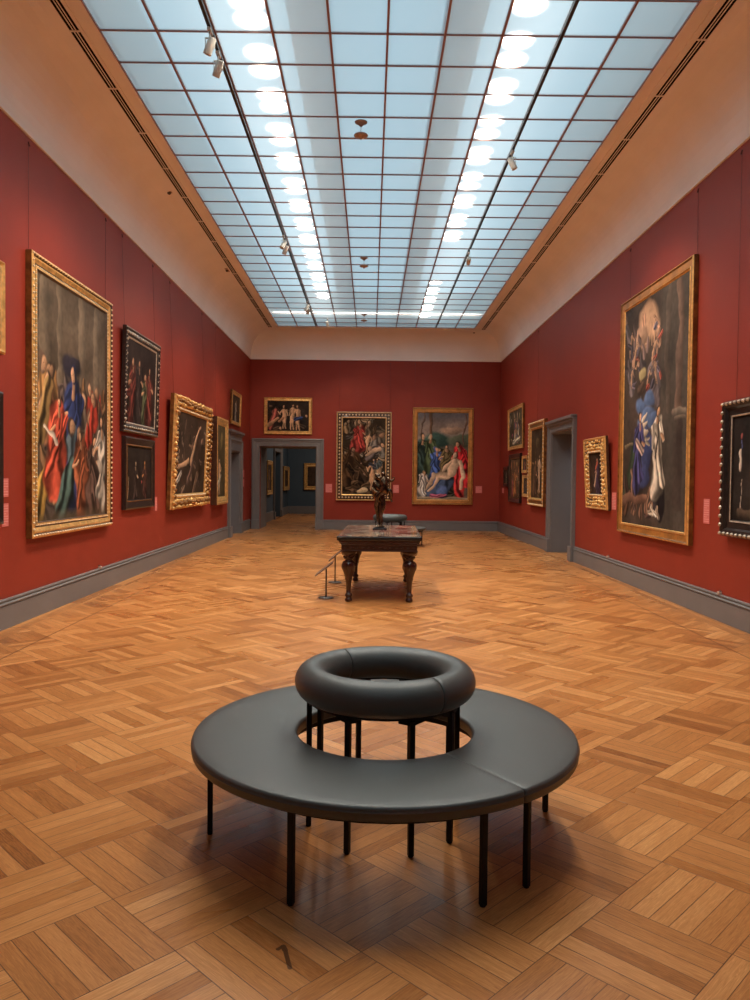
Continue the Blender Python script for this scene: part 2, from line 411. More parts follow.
# loft above the glass: flat boards added only to shade a pane column beside each lamp row
m = MB()
for x in (-.78, 1.05): m.box(x - .24, SF, SZ + .62, x + .24, SB, SZ + .70)
struct(m.build('loft_shade_boards', M['shade_board']))
m = MB()
for (a, b_) in ((XL - .6, SL), (SR, XR + .6)): m.box(a, YF - .3, SZ + .12, b_, YB + .3, SZ + 1.1)
for (a, b_) in ((SB, YB + .3), (YF - .3, SF)): m.box(SL, a, SZ + .12, SR, b_, SZ + 1.1)
struct(m.build('ceiling', M['white']))

# lamps and added glow strips above the glass
def area(name, loc, size, energy, col, rot=(0, 0, 0), shape='DISK', sy=None, spread=PI):
    l = bpy.data.lights.new(name, 'AREA'); l.shape = shape; l.size = size
    if sy: l.size_y = sy
    l.energy = energy; l.color = col; l.spread = spread
    o = bpy.data.objects.new(name, l); C.objects.link(o); o.location = loc; o.rotation_euler = rot
    return o
LAMP = 27.0
WARM = (1.0, 0.89, 0.76)
def lamp_row(x, ys):
    for k, y in enumerate(ys): area('loft_lamp', (x, y, SZ + .10), .08, LAMP, WARM, spread=math.radians(120))
def ys_between(a, b_):
    ys = []; y = a; k = 0; st = (.62, .38, .56, .30)
    while y < b_: ys.append(y); y += st[k % 4]; k += 1
    return ys
left_ys = ys_between(8.1 - 1.86 * 2, 20.6)
lamp_row(-1.283, left_ys); lamp_row(1.54, ys_between(7.8 - 1.86 * 2, 15.6)); lamp_row(1.50, ys_between(18.65, 22.9))
for x_, e_ in ((-1.39, 52), (1.66, 52)): area('loft_glow_fill', (x_, 10.4, SZ + .5), .52, e_, (1, .96, .90), shape='RECTANGLE', sy=25)  # strip lights added to whiten the panes of the lamp columns
area('loft_tube', (.13, 22.15, SZ + .10), 5.9, 25, WARM, shape='RECTANGLE', sy=.05)

# ------------------------------------------------------------------ track lights
def track(x, segs, label):
    r = empty('light_track', (x, segs[0][0], SZ - .03), label=label, cat='light track', group=None)
    for a, b_ in segs:
        m = MB(); y0, y1 = a - segs[0][0], b_ - segs[0][0]
        m.box(-.019, y0, -.045, .019, y1, 0, bev=.003); m.box(-.005, y0 + .01, -.047, .005, y1 - .01, -.044)
        m.build('track_bar', M['track'], r)
    y = .6
    while y < segs[-1][1] - segs[0][0]:
        m = MB(); m.box(-.012, y - .02, -.005, .012, y + .02, .03); m.build('mounting_clip', M['steel'], r); y += 2.52
track(-1.725, [(SF + .1, 23.75)], 'long black lighting track on the glass ceiling, left of the two')
track(1.97, [(SF + .1, 15.65), (15.85, 23.7)], 'long black lighting track on the glass ceiling, right of the two')
SPOT = 0.72
def head(x, y, aim, label, energy=60, cone=60, ln=.23):
    root = empty('track_spotlight', (x, y, SZ - .075), label=label, cat='spotlight', group='white spotlights on the ceiling tracks')
    m = MB(); m.box(-.02, -.06, -.03, .02, .06, 0, bev=.004); m.tube((0, 0, -.03), (0, 0, -.10), .010); m.build('adapter', M['white'], root)
    d = (Vector(aim) - Vector((x, y, SZ - .17))).normalized()
    q = d.to_track_quat('-Z', 'Y').to_euler()
    m = MB(); m.lathe([(.036, .085), (.042, .075), (.044, -.075), (.040, -.088), (.034, -.088), (.032, -.06)], n=20)
    h = m.build('housing', M['white'], root, loc=(0, 0, -.17), rot=q)
    m = MB(); m.lathe([(.032, -.062), (.001, -.060)], n=20, cap=False); m.build('lens', M['gold_pale'], h)
    m = MB(); m.box(-.050, -.010, -.02, -.045, .010, .085); m.box(.045, -.010, -.02, .050, .010, .085); m.box(-.050, -.010, .08, .050, .010, .086); m.build('yoke', M['white'], root, loc=(0, 0, -.17))
    l = bpy.data.lights.new('spot', 'SPOT'); l.energy = energy * SPOT; l.spot_size = math.radians(cone); l.spot_blend = 0.9; l.color = (1, .80, .58); l.shadow_soft_size = .04
    o = bpy.data.objects.new('spotlight_beam', l); C.objects.link(o); o.location = Vector((x, y, SZ - .245)) + d * .13; o.rotation_euler = q
    return root
head(-1.725, 8.16, (XL, 9.6, 1.5), 'white cylindrical spotlight, nearer of the adjoining pair on the left track', 300, 84)
head(-1.725, 8.60, (XL, 11.0, 1.5), 'white cylindrical spotlight, farther of the nearest pair on the left track', 300, 84)
head(-1.725, 14.95, (XL, 12.6, 1.6), 'white spotlight halfway along the left track, nearer of its pair', 260, 72)
head(-1.725, 15.30, (XL, 16.8, 1.6), 'white spotlight halfway along the left track, farther of its pair', 260, 72)
head(-1.725, 20.4, (XL, 19.7, 2.0), 'white spotlight near the far end of the left track, nearer of its pair', 260, 60)
head(-1.725, 20.8, (-3.2, YB, 2.3), 'white spotlight near the far end of the left track, farther of its pair', 260, 60)
head(-1.30, 22.5, (-.3, YB, 2.4), 'white spotlight close to the back cove beside the end of the left track', 170, 75)
head(1.97, 11.03, (XR, 11.2, 1.7), 'lone white spotlight on the right track', 420, 90)
head(1.97, 15.9, (2.3, YB, 2.3), 'small white spotlight at the joint of the right track', 260, 34)

def detector(x, y, label):
    r = empty('ceiling_detector', (x, y, SZ), label=label, cat='detector')
    m = MB(); m.lathe([(.004, -.27), (.004, 0)], n=8); m.build('stem', M['detector'], r)
    m = MB(); m.lathe([(.012, -.095), (.045, -.06), (.080, -.045), (.085, -.035), (.07, -.028), (.02, -.02)]); m.build('upper_cup', M['detector'], r)
    m = MB(); m.lathe([(.012, -.26), (.03, -.232), (.085, -.222), (.095, -.21), (.085, -.198), (.04, -.185), (.012, -.18)]); m.build('lower_disc', M['detector'], r)
detector(-.173, 10.28, 'bronze double disc detector hanging from the glass ceiling, nearest of three')
detector(-.186, 16.5, 'bronze double disc detector hanging from the glass ceiling, middle of three')
detector(-.23, 22.1, 'bronze double disc detector by the back cove, farthest of three')

# ------------------------------------------------------------------ pictures
class Art:
    def __init__(s, w, h, bg, seed, px=0.0125, maxn=215):
        s.nx = int(min(maxn, max(44, w / px))); s.ny = int(min(int(maxn * 1.4), max(44, h / px)))
        s.w, s.h = w, h; s.r = np.random.RandomState(seed)
        u = (np.arange(s.nx) / (s.nx - 1)); v = (np.arange(s.ny) / (s.ny - 1))
        s.U, s.V = np.meshgrid(u, v); s.X0 = s.U * w; s.Y0 = s.V * h
        # the hand of the painter: outlines wander a little
        s.X = s.X0 + h * (.034 * (s.noise(9) - .5) + .020 * (s.noise(22) - .5)); s.Y = s.Y0 + h * (.030 * (s.noise(9) - .5) + .020 * (s.noise(22) - .5))
        s.im = np.zeros((s.ny, s.nx, 3)) + np.array(bg)
        n = s.noise(4) * .5 + s.noise(9) * .3 + s.noise(24) * .2
        s.im *= (0.35 + 1.3 * n)[..., None]
    def noise(s, f):
        f1, f2 = max(2, int(f * s.w / max(s.w, s.h))) + 2, max(2, int(f * s.h / max(s.w, s.h))) + 2
        g = s.r.rand(f2 + 1, f1 + 1)
        x = s.U * (f1 - 1); y = s.V * (f2 - 1); i = x.astype(int); j = y.astype(int); fx = x - i; fy = y - j
        fx = fx * fx * (3 - 2 * fx); fy = fy * fy * (3 - 2 * fy)
        return g[j, i] * (1 - fx) * (1 - fy) + g[j, i + 1] * fx * (1 - fy) + g[j + 1, i] * (1 - fx) * fy + g[j + 1, i + 1] * fx * fy
    def put(s, mask, col):
        mask = np.clip(mask, 0, 1)[..., None]; s.im = s.im * (1 - mask) + np.asarray(col) * mask
    def ell(s, cx, cy, rx, ry, col, ang=0, soft=.3, shade=.9):
        x = s.X / s.h - cx * s.w / s.h; y = s.Y / s.h - cy; c, sn = math.cos(ang), math.sin(ang)
        a = (x * c + y * sn) / rx; b_ = (-x * sn + y * c) / ry
        d = np.sqrt(a * a + b_ * b_); mk = np.clip((1 - d) / soft, 0, 1)
        k = 1 + shade * (-.6 * a + .5 * b_)
        s.put(mk, np.asarray(col) * np.clip(k, .12, 1.7)[..., None])
    def limb(s, x0, y0, x1, y1, r0, r1, col, shade=.9, fold=0):
        ax, ay = x0 * s.w / s.h, y0; bx, by = x1 * s.w / s.h, y1
        x = s.X / s.h; y = s.Y / s.h; dx, dy = bx - ax, by - ay; L2 = dx * dx + dy * dy + 1e-9
        t = np.clip(((x - ax) * dx + (y - ay) * dy) / L2, 0, 1)
        ex, ey = x - ax - t * dx, y - ay - t * dy; sg = (ex * dy - ey * dx) / math.sqrt(L2)
        r = r0 + (r1 - r0) * t; d = np.sqrt(ex * ex + ey * ey) / r
        if dy < 0: sg = -sg
        k = 1 - shade * (sg / r) * .75
        if fold:
            d = d * (1 + .22 * (s.noise(14) - .5)); q = sg / r * 5.0 + s.r.rand() * 6 + t * 2.5 + 5 * s.noise(7)
            f = np.sin(q); k = k * (1 + 2.2 * fold * np.sign(f) * np.abs(f) ** .6) + .5 * fold * (s.noise(26) - .5)
        s.put(np.clip((1 - d) / .2, 0, 1), np.asarray(col) * np.clip(k, .06, 2.1)[..., None])
    def head(s, x, y, r, skin, hair, side=1, k=1):
        s.ell(x - side * .12 * r * k, y + .12 * r, r * .98, r * 1.12, hair, soft=.3)
        s.ell(x + side * .15 * r * k, y - .04 * r, r * .66, r * .92, skin, shade=1.0)
        for q in (-.25, .25): s.ell(x + (side * .2 + q) * r * k, y + .05 * r, r * .13, r * .07, np.array(skin) * .25, soft=.8)
        s.ell(x + side * .22 * r * k, y - .42 * r, r * .2, r * .06, np.array(skin) * (.6, .35, .35), soft=.8)
        s.ell(x - side * .02 * r * k, y - .78 * r, r * .42, r * .28, np.array(hair) * 1.4, soft=.7)
    def person(s, cx, cy, h, robe, skin=(.50, .27, .15), lean=0., arm=1, wide=.17, hair=(.03, .018, .012), legs=None):
        # a generic robed figure: foot point (cx, cy), height h as a fraction of the picture height
        k = s.h / s.w; lx = lean * h * k; robe = np.array(robe)
        s.limb(cx - arm * .05 * h * k, cy + .07 * h, cx + lx * .4, cy + .50 * h, wide * h * 1.05, wide * .70 * h, robe * .8, fold=.34)
        s.limb(cx + lx * .3, cy + .45 * h, cx + lx * .8, cy + .72 * h, wide * .68 * h, wide * .72 * h, robe, fold=.30)
        s.limb(cx - arm * wide * .7 * h * k + lx, cy + .74 * h, cx + arm * wide * .5 * h * k, cy + .14 * h, .055 * h, .10 * h, robe * 1.15, fold=.34)
        s.limb(cx - arm * .10 * h * k + lx * .8, cy + .74 * h, cx - arm * .16 * h * k, cy + .50 * h, .058 * h, .045 * h, robe * .7, fold=.25)
        s.limb(cx + lx * .8 + arm * .07 * h * k, cy + .74 * h, cx + lx * .6 + arm * .20 * h * k, cy + .56 * h, .060 * h, .048 * h, robe * 1.3, fold=.25)
        s.limb(cx + lx * .6 + arm * .20 * h * k, cy + .56 * h, cx + lx * .6 + arm * .10 * h * k, cy + .60 * h, .036 * h, .022 * h, skin)
        s.limb(cx + lx * .9, cy + .76 * h, cx + lx, cy + .84 * h, .036 * h, .030 * h, np.array(skin) * .6)
        s.head(cx + lx, cy + .90 * h, .068 * h, skin, hair, arm, k)
    def nude(s, cx, cy, h, skin=(.52, .30, .17), lean=0., arm=1, drape=None):
        k = s.h / s.w; lx = lean * h * k; sk = np.array(skin)
        for q, b_ in ((-.06, .02), (.05, -.03)):
            s.limb(cx + q * h * k, cy, cx + (q + b_) * h * k, cy + .25 * h, .024 * h, .040 * h, sk * .85); s.limb(cx + (q + b_) * h * k, cy + .25 * h, cx + q * .5 * h * k + lx * .3, cy + .48 * h, .042 * h, .070 * h, sk)
        s.limb(cx + lx * .3, cy + .48 * h, cx + lx * .6, cy + .62 * h, .088 * h, .070 * h, sk); s.limb(cx + lx * .6, cy + .62 * h, cx + lx * .9, cy + .75 * h, .070 * h, .098 * h, sk * 1.05)
        s.limb(cx + lx * .8 + .09 * arm * k * h, cy + .76 * h, cx + lx + arm * .17 * h * k, cy + .60 * h, .036 * h, .028 * h, sk); s.limb(cx + lx + arm * .17 * h * k, cy + .60 * h, cx + lx + arm * .25 * h * k, cy + .70 * h, .028 * h, .02 * h, sk * 1.1)
        s.limb(cx + lx * .8 - .09 * arm * k * h, cy + .76 * h, cx + lx - arm * .14 * h * k, cy + .54 * h, .034 * h, .026 * h, sk * .7)
        if drape is not None: s.limb(cx - .1 * k * h, cy + .42 * h, cx + .12 * k * h, cy + .48 * h, .09 * h, .07 * h, drape, fold=.3)
        s.head(cx + lx, cy + .90 * h, .056 * h, skin, (.05, .025, .015), arm, k)
    def crowd(s, n, x0, x1, y0, y1, sz, cols, skin=(.45, .25, .14)):
        for _ in range(n):
            x = x0 + (x1 - x0) * s.r.rand(); y = y0 + (y1 - y0) * s.r.rand(); c = cols[s.r.randint(len(cols))]
            s.limb(x, y - sz * 2.4, x + .02, y - sz * .6, sz * 1.5, sz * 1.1, np.array(c) * (.6 + .8 * s.r.rand()), fold=.3)
            s.head(x, y, sz, np.array(skin) * (.55 + .6 * s.r.rand()), np.array((.05, .03, .02)) * (.5 + 2 * s.r.rand()), 1 if s.r.rand() > .5 else -1, s.h / s.w)
    def mass(s, n, x0, x1, y0, y1, sz, cols, fold=.3):
        for _ in range(n):
            x = x0 + (x1 - x0) * s.r.rand(); y = y0 + (y1 - y0) * s.r.rand(); a = s.r.rand() * 3.1; c = np.array(cols[s.r.randint(len(cols))]) * (.5 + s.r.rand())
            L_ = sz * (1 + 1.5 * s.r.rand()); s.limb(x, y, x + L_ * math.cos(a) * s.h / s.w, y + L_ * math.sin(a), sz * (.5 + .6 * s.r.rand()), sz * (.3 + .5 * s.r.rand()), c, fold=fold)
    def mesh(s, name, parent, x0, z0, y):
        n = s.noise(60); n2 = s.noise(5) * .5 + s.noise(12) * .5
        im = np.clip(s.im * (.82 + .36 * n)[..., None] * (.55 + .95 * n2)[..., None], .002, .9)
        vs = np.stack([x0 + s.X0, np.full_like(s.X, y), z0 + s.Y0], -1).reshape(-1, 3)
        idx = np.arange(s.nx * s.ny).reshape(s.ny, s.nx)
        fs = np.stack([idx[:-1, :-1], idx[:-1, 1:], idx[1:, 1:], idx[1:, :-1]], -1).reshape(-1, 4)
        vl = vs.tolist(); fl = fs.tolist()
        # stretcher thickness behind the picture
        nb = len(vl); yb = y + .02
        c = [0, s.nx - 1, s.nx * s.ny - 1, s.nx * (s.ny - 1)]
        vl += [[vl[i][0], yb, vl[i][2]] for i in c]; fl += [[nb + 3, nb + 2, nb + 1, nb], ] + [[c[i], nb + i, nb + (i + 1) % 4, c[(i + 1) % 4]] for i in range(4)]
        me = bpy.data.meshes.new(name); me.from_pydata(vl, [], fl)
        at = me.color_attributes.new('pigment', 'FLOAT_COLOR', 'POINT')
        col = np.ones((len(vl), 4)) * .1; col[:nb, :3] = im.reshape(-1, 3); at.data.foreach_set('color', col.ravel())
        me.materials.append(M['canvas']); o = bpy.data.objects.new(name, me); C.objects.link(o); o.parent = parent
        return o

def beads(m, x0, x1, z0, z1, ins, y, step, r, mi, jit=0., long_=1.0, sub=1, skew=0):
    per = []
    W, H = x1 - x0 - 2 * ins, z1 - z0 - 2 * ins
    nx, nz = max(2, int(W / step)), max(2, int(H / step))
    for i in range(nx + 1):
        t = i / nx
        for z in (z0 + ins, z1 - ins): per.append((x0 + ins + W * t, z, 0))
    for i in range(1, nz):
        t = i / nz
        for x in (x0 + ins, x1 - ins): per.append((x, z0 + ins + H * t, 1))
    for x, z, v in per:
        k = 1 + jit * (rnd.random() - .5)
        rr = (r * long_ * k, r * k, r * k) if v else (r * k, r * k, r * long_ * k)
        m.blob((x + jit * r * (rnd.random() - .5), y, z + jit * r * (rnd.random() - .5)), rr, mi, sub)

STY = {}
# style: profile [(inset, out)...] out = distance from wall; material per strip; beads; frame materials
STY['beaded_gold'] = dict(p=[(0, 0), (0, .07), (.03, .085), (.05, .06), (.075, .075), (.12, .055), (.14, .05), (.145, .06), (.17, .06), (.185, .035)], mi=[0, 1, 2, 1, 1, 2, 1, 1, 2], mats=('gold_dark', 'gold', 'brown', 'gold_pale'), beads=[(.028, .078, .075, .020, 3, 0, 1), (.145, .058, .05, .013, 3, 0, 1)], cv=.035)
STY['dark_silver'] = dict(p=[(0, 0), (0, .055), (.025, .07), (.05, .05), (.11, .06), (.14, .04), (.15, .045), (.165, .03)], mi=[0, 0, 0, 0, 0, 1, 1], mats=('umber', 'silver'), beads=[(.022, .060, .06, .014, 1, 0, 1), (.085, .056, .11, .022, 1, .5, 1)], cv=.03)
STY['plain_black'] = dict(p=[(0, 0), (0, .06), (.02, .07), (.12, .045), (.125, .05), (.14, .05), (.15, .03)], mi=[0, 0, 0, 1, 1, 0], mats=('umber', 'gold_dark'), beads=[], cv=.03)
STY['carved_gold'] = dict(p=[(0, 0), (0, .07), (.03, .11), (.07, .13), (.14, .12), (.22, .08), (.25, .09), (.29, .07), (.30, .05)], mi=[0, 1, 1, 0, 0, 1, 1, 1], mats=('gold_dark', 'gold', 'gold_pale'), beads=[(.05, .125, .10, .034, 1, .9, 1), (.12, .125, .13, .045, 0, .9, 1), (.17, .105, .11, .036, 1, .9, 1), (.26, .088, .10, .026, 2, 0, 1)], cv=.05)
STY['deep_brown_gold'] = dict(p=[(0, 0), (0, .15), (.04, .16), (.08, .14), (.09, .15), (.17, .12), (.19, .10)], mi=[1, 0, 0, 2, 0, 0], mats=('gold', 'brown', 'gold_dark'), beads=[], cv=.10)
STY['thin_gold'] = dict(p=[(0, 0), (0, .05), (.02, .065), (.05, .045), (.09, .05), (.11, .03)], mi=[1, 0, 0, 0, 0], mats=('gold', 'gold_dark'), beads=[], cv=.03)
STY['wood_gold'] = dict(p=[(0, 0), (0, .06), (.02, .075), (.04, .055), (.12, .05), (.13, .06), (.15, .05), (.16, .035)], mi=[1, 2, 1, 0, 2, 0, 2], mats=('gold_orange', 'gold_dark', 'gold'), beads=[], cv=.035)
STY['egg_dart'] = dict(p=[(0, 0), (0, .06), (.02, .075), (.04, .05), (.16, .055), (.18, .07), (.20, .06), (.21, .035)], mi=[0, 2, 1, 0, 2, 1, 0], mats=('brown', 'gold', 'gold_pale'), beads=[(.10, .062, .105, .037, 2, 0, 1)], cv=.035)
STY['dentil_gold'] = dict(p=[(0, 0), (0, .08), (.03, .095), (.06, .07), (.14, .075), (.16, .085), (.19, .06), (.20, .04)], mi=[1, 0, 0, 1, 0, 0, 0], mats=('gold', 'gold_dark', 'gold_pale'), beads=[(.03, .085, .09, .025, 2, 0, 1)], cv=.04)
STY['dark_carved'] = dict(p=[(0, 0), (0, .06), (.03, .10), (.08, .085), (.10, .05), (.17, .045), (.175, .055), (.19, .05), (.20, .03)], mi=[0, 0, 0, 0, 0, 1, 1, 0], mats=('umber', 'silver'), beads=[(.035, .092, .095, .030, 1, 0, 1)], cv=.03)
STY['pierced_gold'] = dict(p=[(0, 0), (0, .05), (.02, .09), (.05, .07), (.24, .055), (.26, .075), (.29, .065), (.30, .04)], mi=[1, 0, 0, 1, 0, 0, 1], mats=('gold', 'brown', 'gold_pale'), beads=[(.085, .070, .10, .030, 0, 1.0, 1), (.15, .066, .09, .034, 0, 1.0, 1), (.215, .066, .08, .026, 0, .9, 1), (.275, .074, .07, .018, 2, .3, 1)], cv=.04)

def picture(wall, a0, a1, z0, z1, style, art, label, name='framed_painting', tilt=0, wires=(.12, .88), scale=1.0, group=None, off=0.004, wx=None, ztop=None):
    # a0 < a1 along the wall (metres in world Y or X)
    w, h = a1 - a0, z1 - z0; c = (a0 + a1) / 2
    if wall == 'L': loc, rz = (XL + off, c, z0), PI / 2
    elif wall == 'R': loc, rz = (XR - off, c, z0), -PI / 2
    elif wall == 'B': loc, rz = (c, YB - off, z0), 0
    else: loc, rz = (wx[0], wx[1], z0), wx[2]
    t = math.radians(tilt)
    root = empty(name, loc, (t, 0, rz), label=label, cat='painting', group=group)
    S = STY[style]; x0, x1 = -w / 2, w / 2
    m = MB(); pr = [(d * scale, -y * scale) for d, y in S['p']]
    m.ring(pr, x0, x1, 0, h, S['mi'])
    # back face
    m.add([(x0, 0, 0), (x1, 0, 0), (x1, 0, h), (x0, 0, h)], [(0, 1, 2, 3)])
    fr = None
    for ins, y, st, r, mi, jit, sub in S['beads']:
        beads(m, x0, x1, 0, h, ins * scale, -y * scale, st * scale, r * scale, mi, jit, 1.0 if jit else .8, sub)
    fr = m.build('frame', [M[k] for k in S['mats']], root, recalc=False)
    bm = bmesh.new(); bm.from_mesh(fr.data); bmesh.ops.recalc_face_normals(bm, faces=bm.faces[:]); bm.to_mesh(fr.data); bm.free()
    ins = S['p'][-1][0] * scale
    A = art(w - 2 * ins + .02, h - 2 * ins + .02)
    A.mesh('canvas', root, x0 + ins - .01, ins - .01, -S['cv'] * scale)
    if wires:
        zt_ = (ztop if ztop else ZT) - z0 - .10
        for q in wires:
            x = x0 + q * w; y1_, z1_ = -.012, zt_
            # wall point back into the tilted frame's own axes
            ly = y1_ * math.cos(t) + z1_ * math.sin(t); lz = -y1_ * math.sin(t) + z1_ * math.cos(t)
            m = MB(); m.tube((x, -.01, h - .02), (x, ly, lz), .0022, n=6); m.tube((x, ly - .012, lz - .02), (x, ly, lz + .03), .009, n=8)
            m.build('hanging_wire', M['wire'], root)
    return root

SK = (.50, .28, .16)
def art_p1(w, h):
    A = Art(w, h, (.085, .060, .040), 1)
    for x, r_ in ((.10, .05), (.30, .03), (.62, .05), (.85, .04)): A.limb(x, .5, x, .97, r_, r_, (.13, .095, .065), shade=.6)
    BR = [(.09, .045, .025), (.14, .07, .03), (.05, .035, .03), (.18, .10, .05)]
    A.mass(40, .0, 1, .0, .55, .05, BR)
    A.crowd(9, .60, .97, .44, .60, .040, [(.30, .035, .02), (.16, .09, .05), (.10, .07, .05)])
    A.crowd(7, .02, .26, .46, .66, .042, [(.22, .11, .04), (.14, .06, .03)])
    A.ell(.46, .665, .12, .05, (.018, .015, .022)); A.person(.47, .12, .57, (.018, .026, .075), lean=0, arm=-1, wide=.24, hair=(.012, .014, .035))
    A.limb(.06, .36, .16, .56, .06, .05, (.20, .12, .045), fold=.4); A.limb(.02, .04, .16, .22, .07, .04, (.34, .20, .05), fold=.4)
    A.crowd(4, .30, .72, .36, .44, .042, [(.12, .07, .04), (.05, .07, .08)])
    A.person(.24, .17, .36, (.40, .065, .035), lean=.10, arm=-1, wide=.34)
    A.limb(.12, .39, .28, .33, .010, .010, (.6, .5, .4))
    A.limb(.30, .04, .50, .24, .085, .06, (.045, .075, .065), fold=.4)
    A.person(.62, .02, .38, (.17, .05, .022), lean=-.06, arm=-1, wide=.30)
    A.person(.80, .01, .38, (.07, .04, .03), lean=.02, arm=1, wide=.28)
    A.person(.93, .05, .44, (.30, .25, .20), lean=.0, arm=-1, wide=.15); A.ell(.9, .22, .04, .035, (.4, .33, .26))
    A.put(np.clip((.05 - A.V) / .05, 0, 1) * .7, (.10, .07, .04)); return A
def art_dark(seed, cols, n=5, bg=(.020, .011, .008), light=SK):
    def f(w, h):
        A = Art(w, h, bg, seed)
        r = A.r; A.mass(14, 0, 1, 0, .6, .07, [tuple(.6 * c for c in k) for k in cols])
        for i in range(n):
            A.person(.12 + .76 * (i + .5) / n + .05 * r.rand(), -.02 + .10 * r.rand(), .56 + .26 * r.rand(), cols[i % len(cols)], skin=tuple(.75 * c for c in light), lean=.06 * (r.rand() - .5), arm=1 if i % 2 else -1, wide=.24)
        return A
    return f
def art_two_heads(w, h):
    A = Art(w, h, (.020, .013, .010), 5)
    A.person(.36, .03, .72, (.035, .022, .018), skin=(.50, .34, .20), wide=.2); A.person(.74, .03, .74, (.05, .02, .015), skin=(.55, .25, .08), arm=-1, wide=.18)
    A.limb(.05, .03, .09, .42, .012, .008, (.42, .28, .17)); A.ell(.60, .33, .03, .04, (.34, .06, .05)); return A
def art_p4(w, h):
    A = Art(w, h, (.040, .024, .016), 6); A.mass(30, 0, 1, .0, .95, .05, [(.06, .035, .022), (.09, .055, .035), (.03, .02, .016), (.14, .09, .06)])
    A.limb(.5, .40, .66, .72, .055, .04, (.36, .22, .13), fold=.2); A.limb(.66, .72, .78, .86, .022, .016, SK); A.ell(.80, .86, .03, .03, SK)
    A.limb(.04, .10, .2, .24, .05, .04, (.42, .36, .30), fold=.3); A.limb(.12, .32, .42, .42, .03, .04, (.40, .24, .14))
    A.limb(.42, .14, .56, .40, .05, .06, (.10, .06, .045), fold=.3); A.ell(.58, .58, .035, .04, SK)
    for i in range(8): A.ell(.06 + .18 * A.r.rand(), .4 + .5 * A.r.rand(), .022, .03, (.24, .17, .12))
    A.limb(.62, .02, .74, .24, .06, .05, (.13, .08, .05), fold=.3); return A
def art_p5(w, h):
    A = Art(w, h, (.06, .045, .022), 8)
    A.limb(.3, .05, .3, .95, .05, .05, (.10, .06, .03)); A.nude(.35, .06, .5); A.ell(.6, .8, .1, .12, (.16, .12, .05)); A.limb(.1, .1, .5, .3, .05, .04, (.34, .28, .2), fold=.3); return A
def art_over(w, h):
    A = Art(w, h, (.022, .014, .011), 9); A.mass(14, 0, 1, .0, .9, .1, [(.05, .03, .02), (.03, .02, .018)])
    A.limb(.08, .12, .2, .62, .08, .12, (.30, .08, .06), fold=.3); A.limb(.05, .2, .26, .42, .07, .05, (.42, .22, .12)); A.ell(.08, .82, .07, .05, (.14, .08, .05))
    A.nude(.42, .10, .78, lean=-.03, arm=-1); A.nude(.60, .06, .86, lean=.02, arm=1); A.nude(.74, .04, .84, lean=-.03, arm=-1, drape=(.03, .05, .14))
    A.ell(.32, .10, .05, .06, SK); A.limb(.28, .3, .38, .42, .04, .05, (.35, .18, .1)); A.ell(.93, .5, .04, .05, SK); return A
def art_a(w, h):
    A = Art(w, h, (.030, .018, .010), 10)
    A.mass(60, 0, 1, .05, 1, .035, [(.07, .04, .02), (.11, .08, .05), (.16, .13, .09), (.04, .03, .025), (.22, .15, .09)])
    A.crowd(9, .05, .95, .80, .95, .035, [(.15, .11, .07), (.08, .08, .07), (.2, .12, .06)], skin=(.42, .27, .16))
    A.person(.36, .60, .34, (.30, .04, .03), lean=.06, arm=1, wide=.30); A.nude(.56, .56, .26, lean=.14, arm=-1)
    A.crowd(5, .70, .95, .62, .78, .04, [(.10, .08, .06), (.14, .12, .10)]); A.limb(.62, .48, .80, .60, .05, .06, (.12, .09, .08), fold=.3); A.limb(.60, .53, .84, .60, .022, .035, (.46, .30, .19)); A.ell(.66, .60, .04, .04, (.40, .26, .17))
    A.person(.20, .08, .56, (.075, .036, .016), lean=.04, arm=1, wide=.30, skin=(.30, .17, .10))
    A.person(.45, .02, .42, (.05, .028, .016), lean=-.05, arm=1, wide=.32, skin=(.36, .20, .12))
    A.mass(14, .05, .6, .0, .4, .05, [(.05, .028, .014), (.08, .045, .022)])
    A.nude(.70, .06, .42, skin=(.46, .26, .14), lean=.05, arm=-1); A.nude(.88, .16, .32, skin=(.48, .29, .16), lean=-.06, arm=-1); A.mass(5, .6, .95, .30, .40, .04, [(.10, .12, .12), (.05, .05, .06)])
    A.limb(.38, .03, .55, .06, .022, .03, (.50, .36, .2)); return A
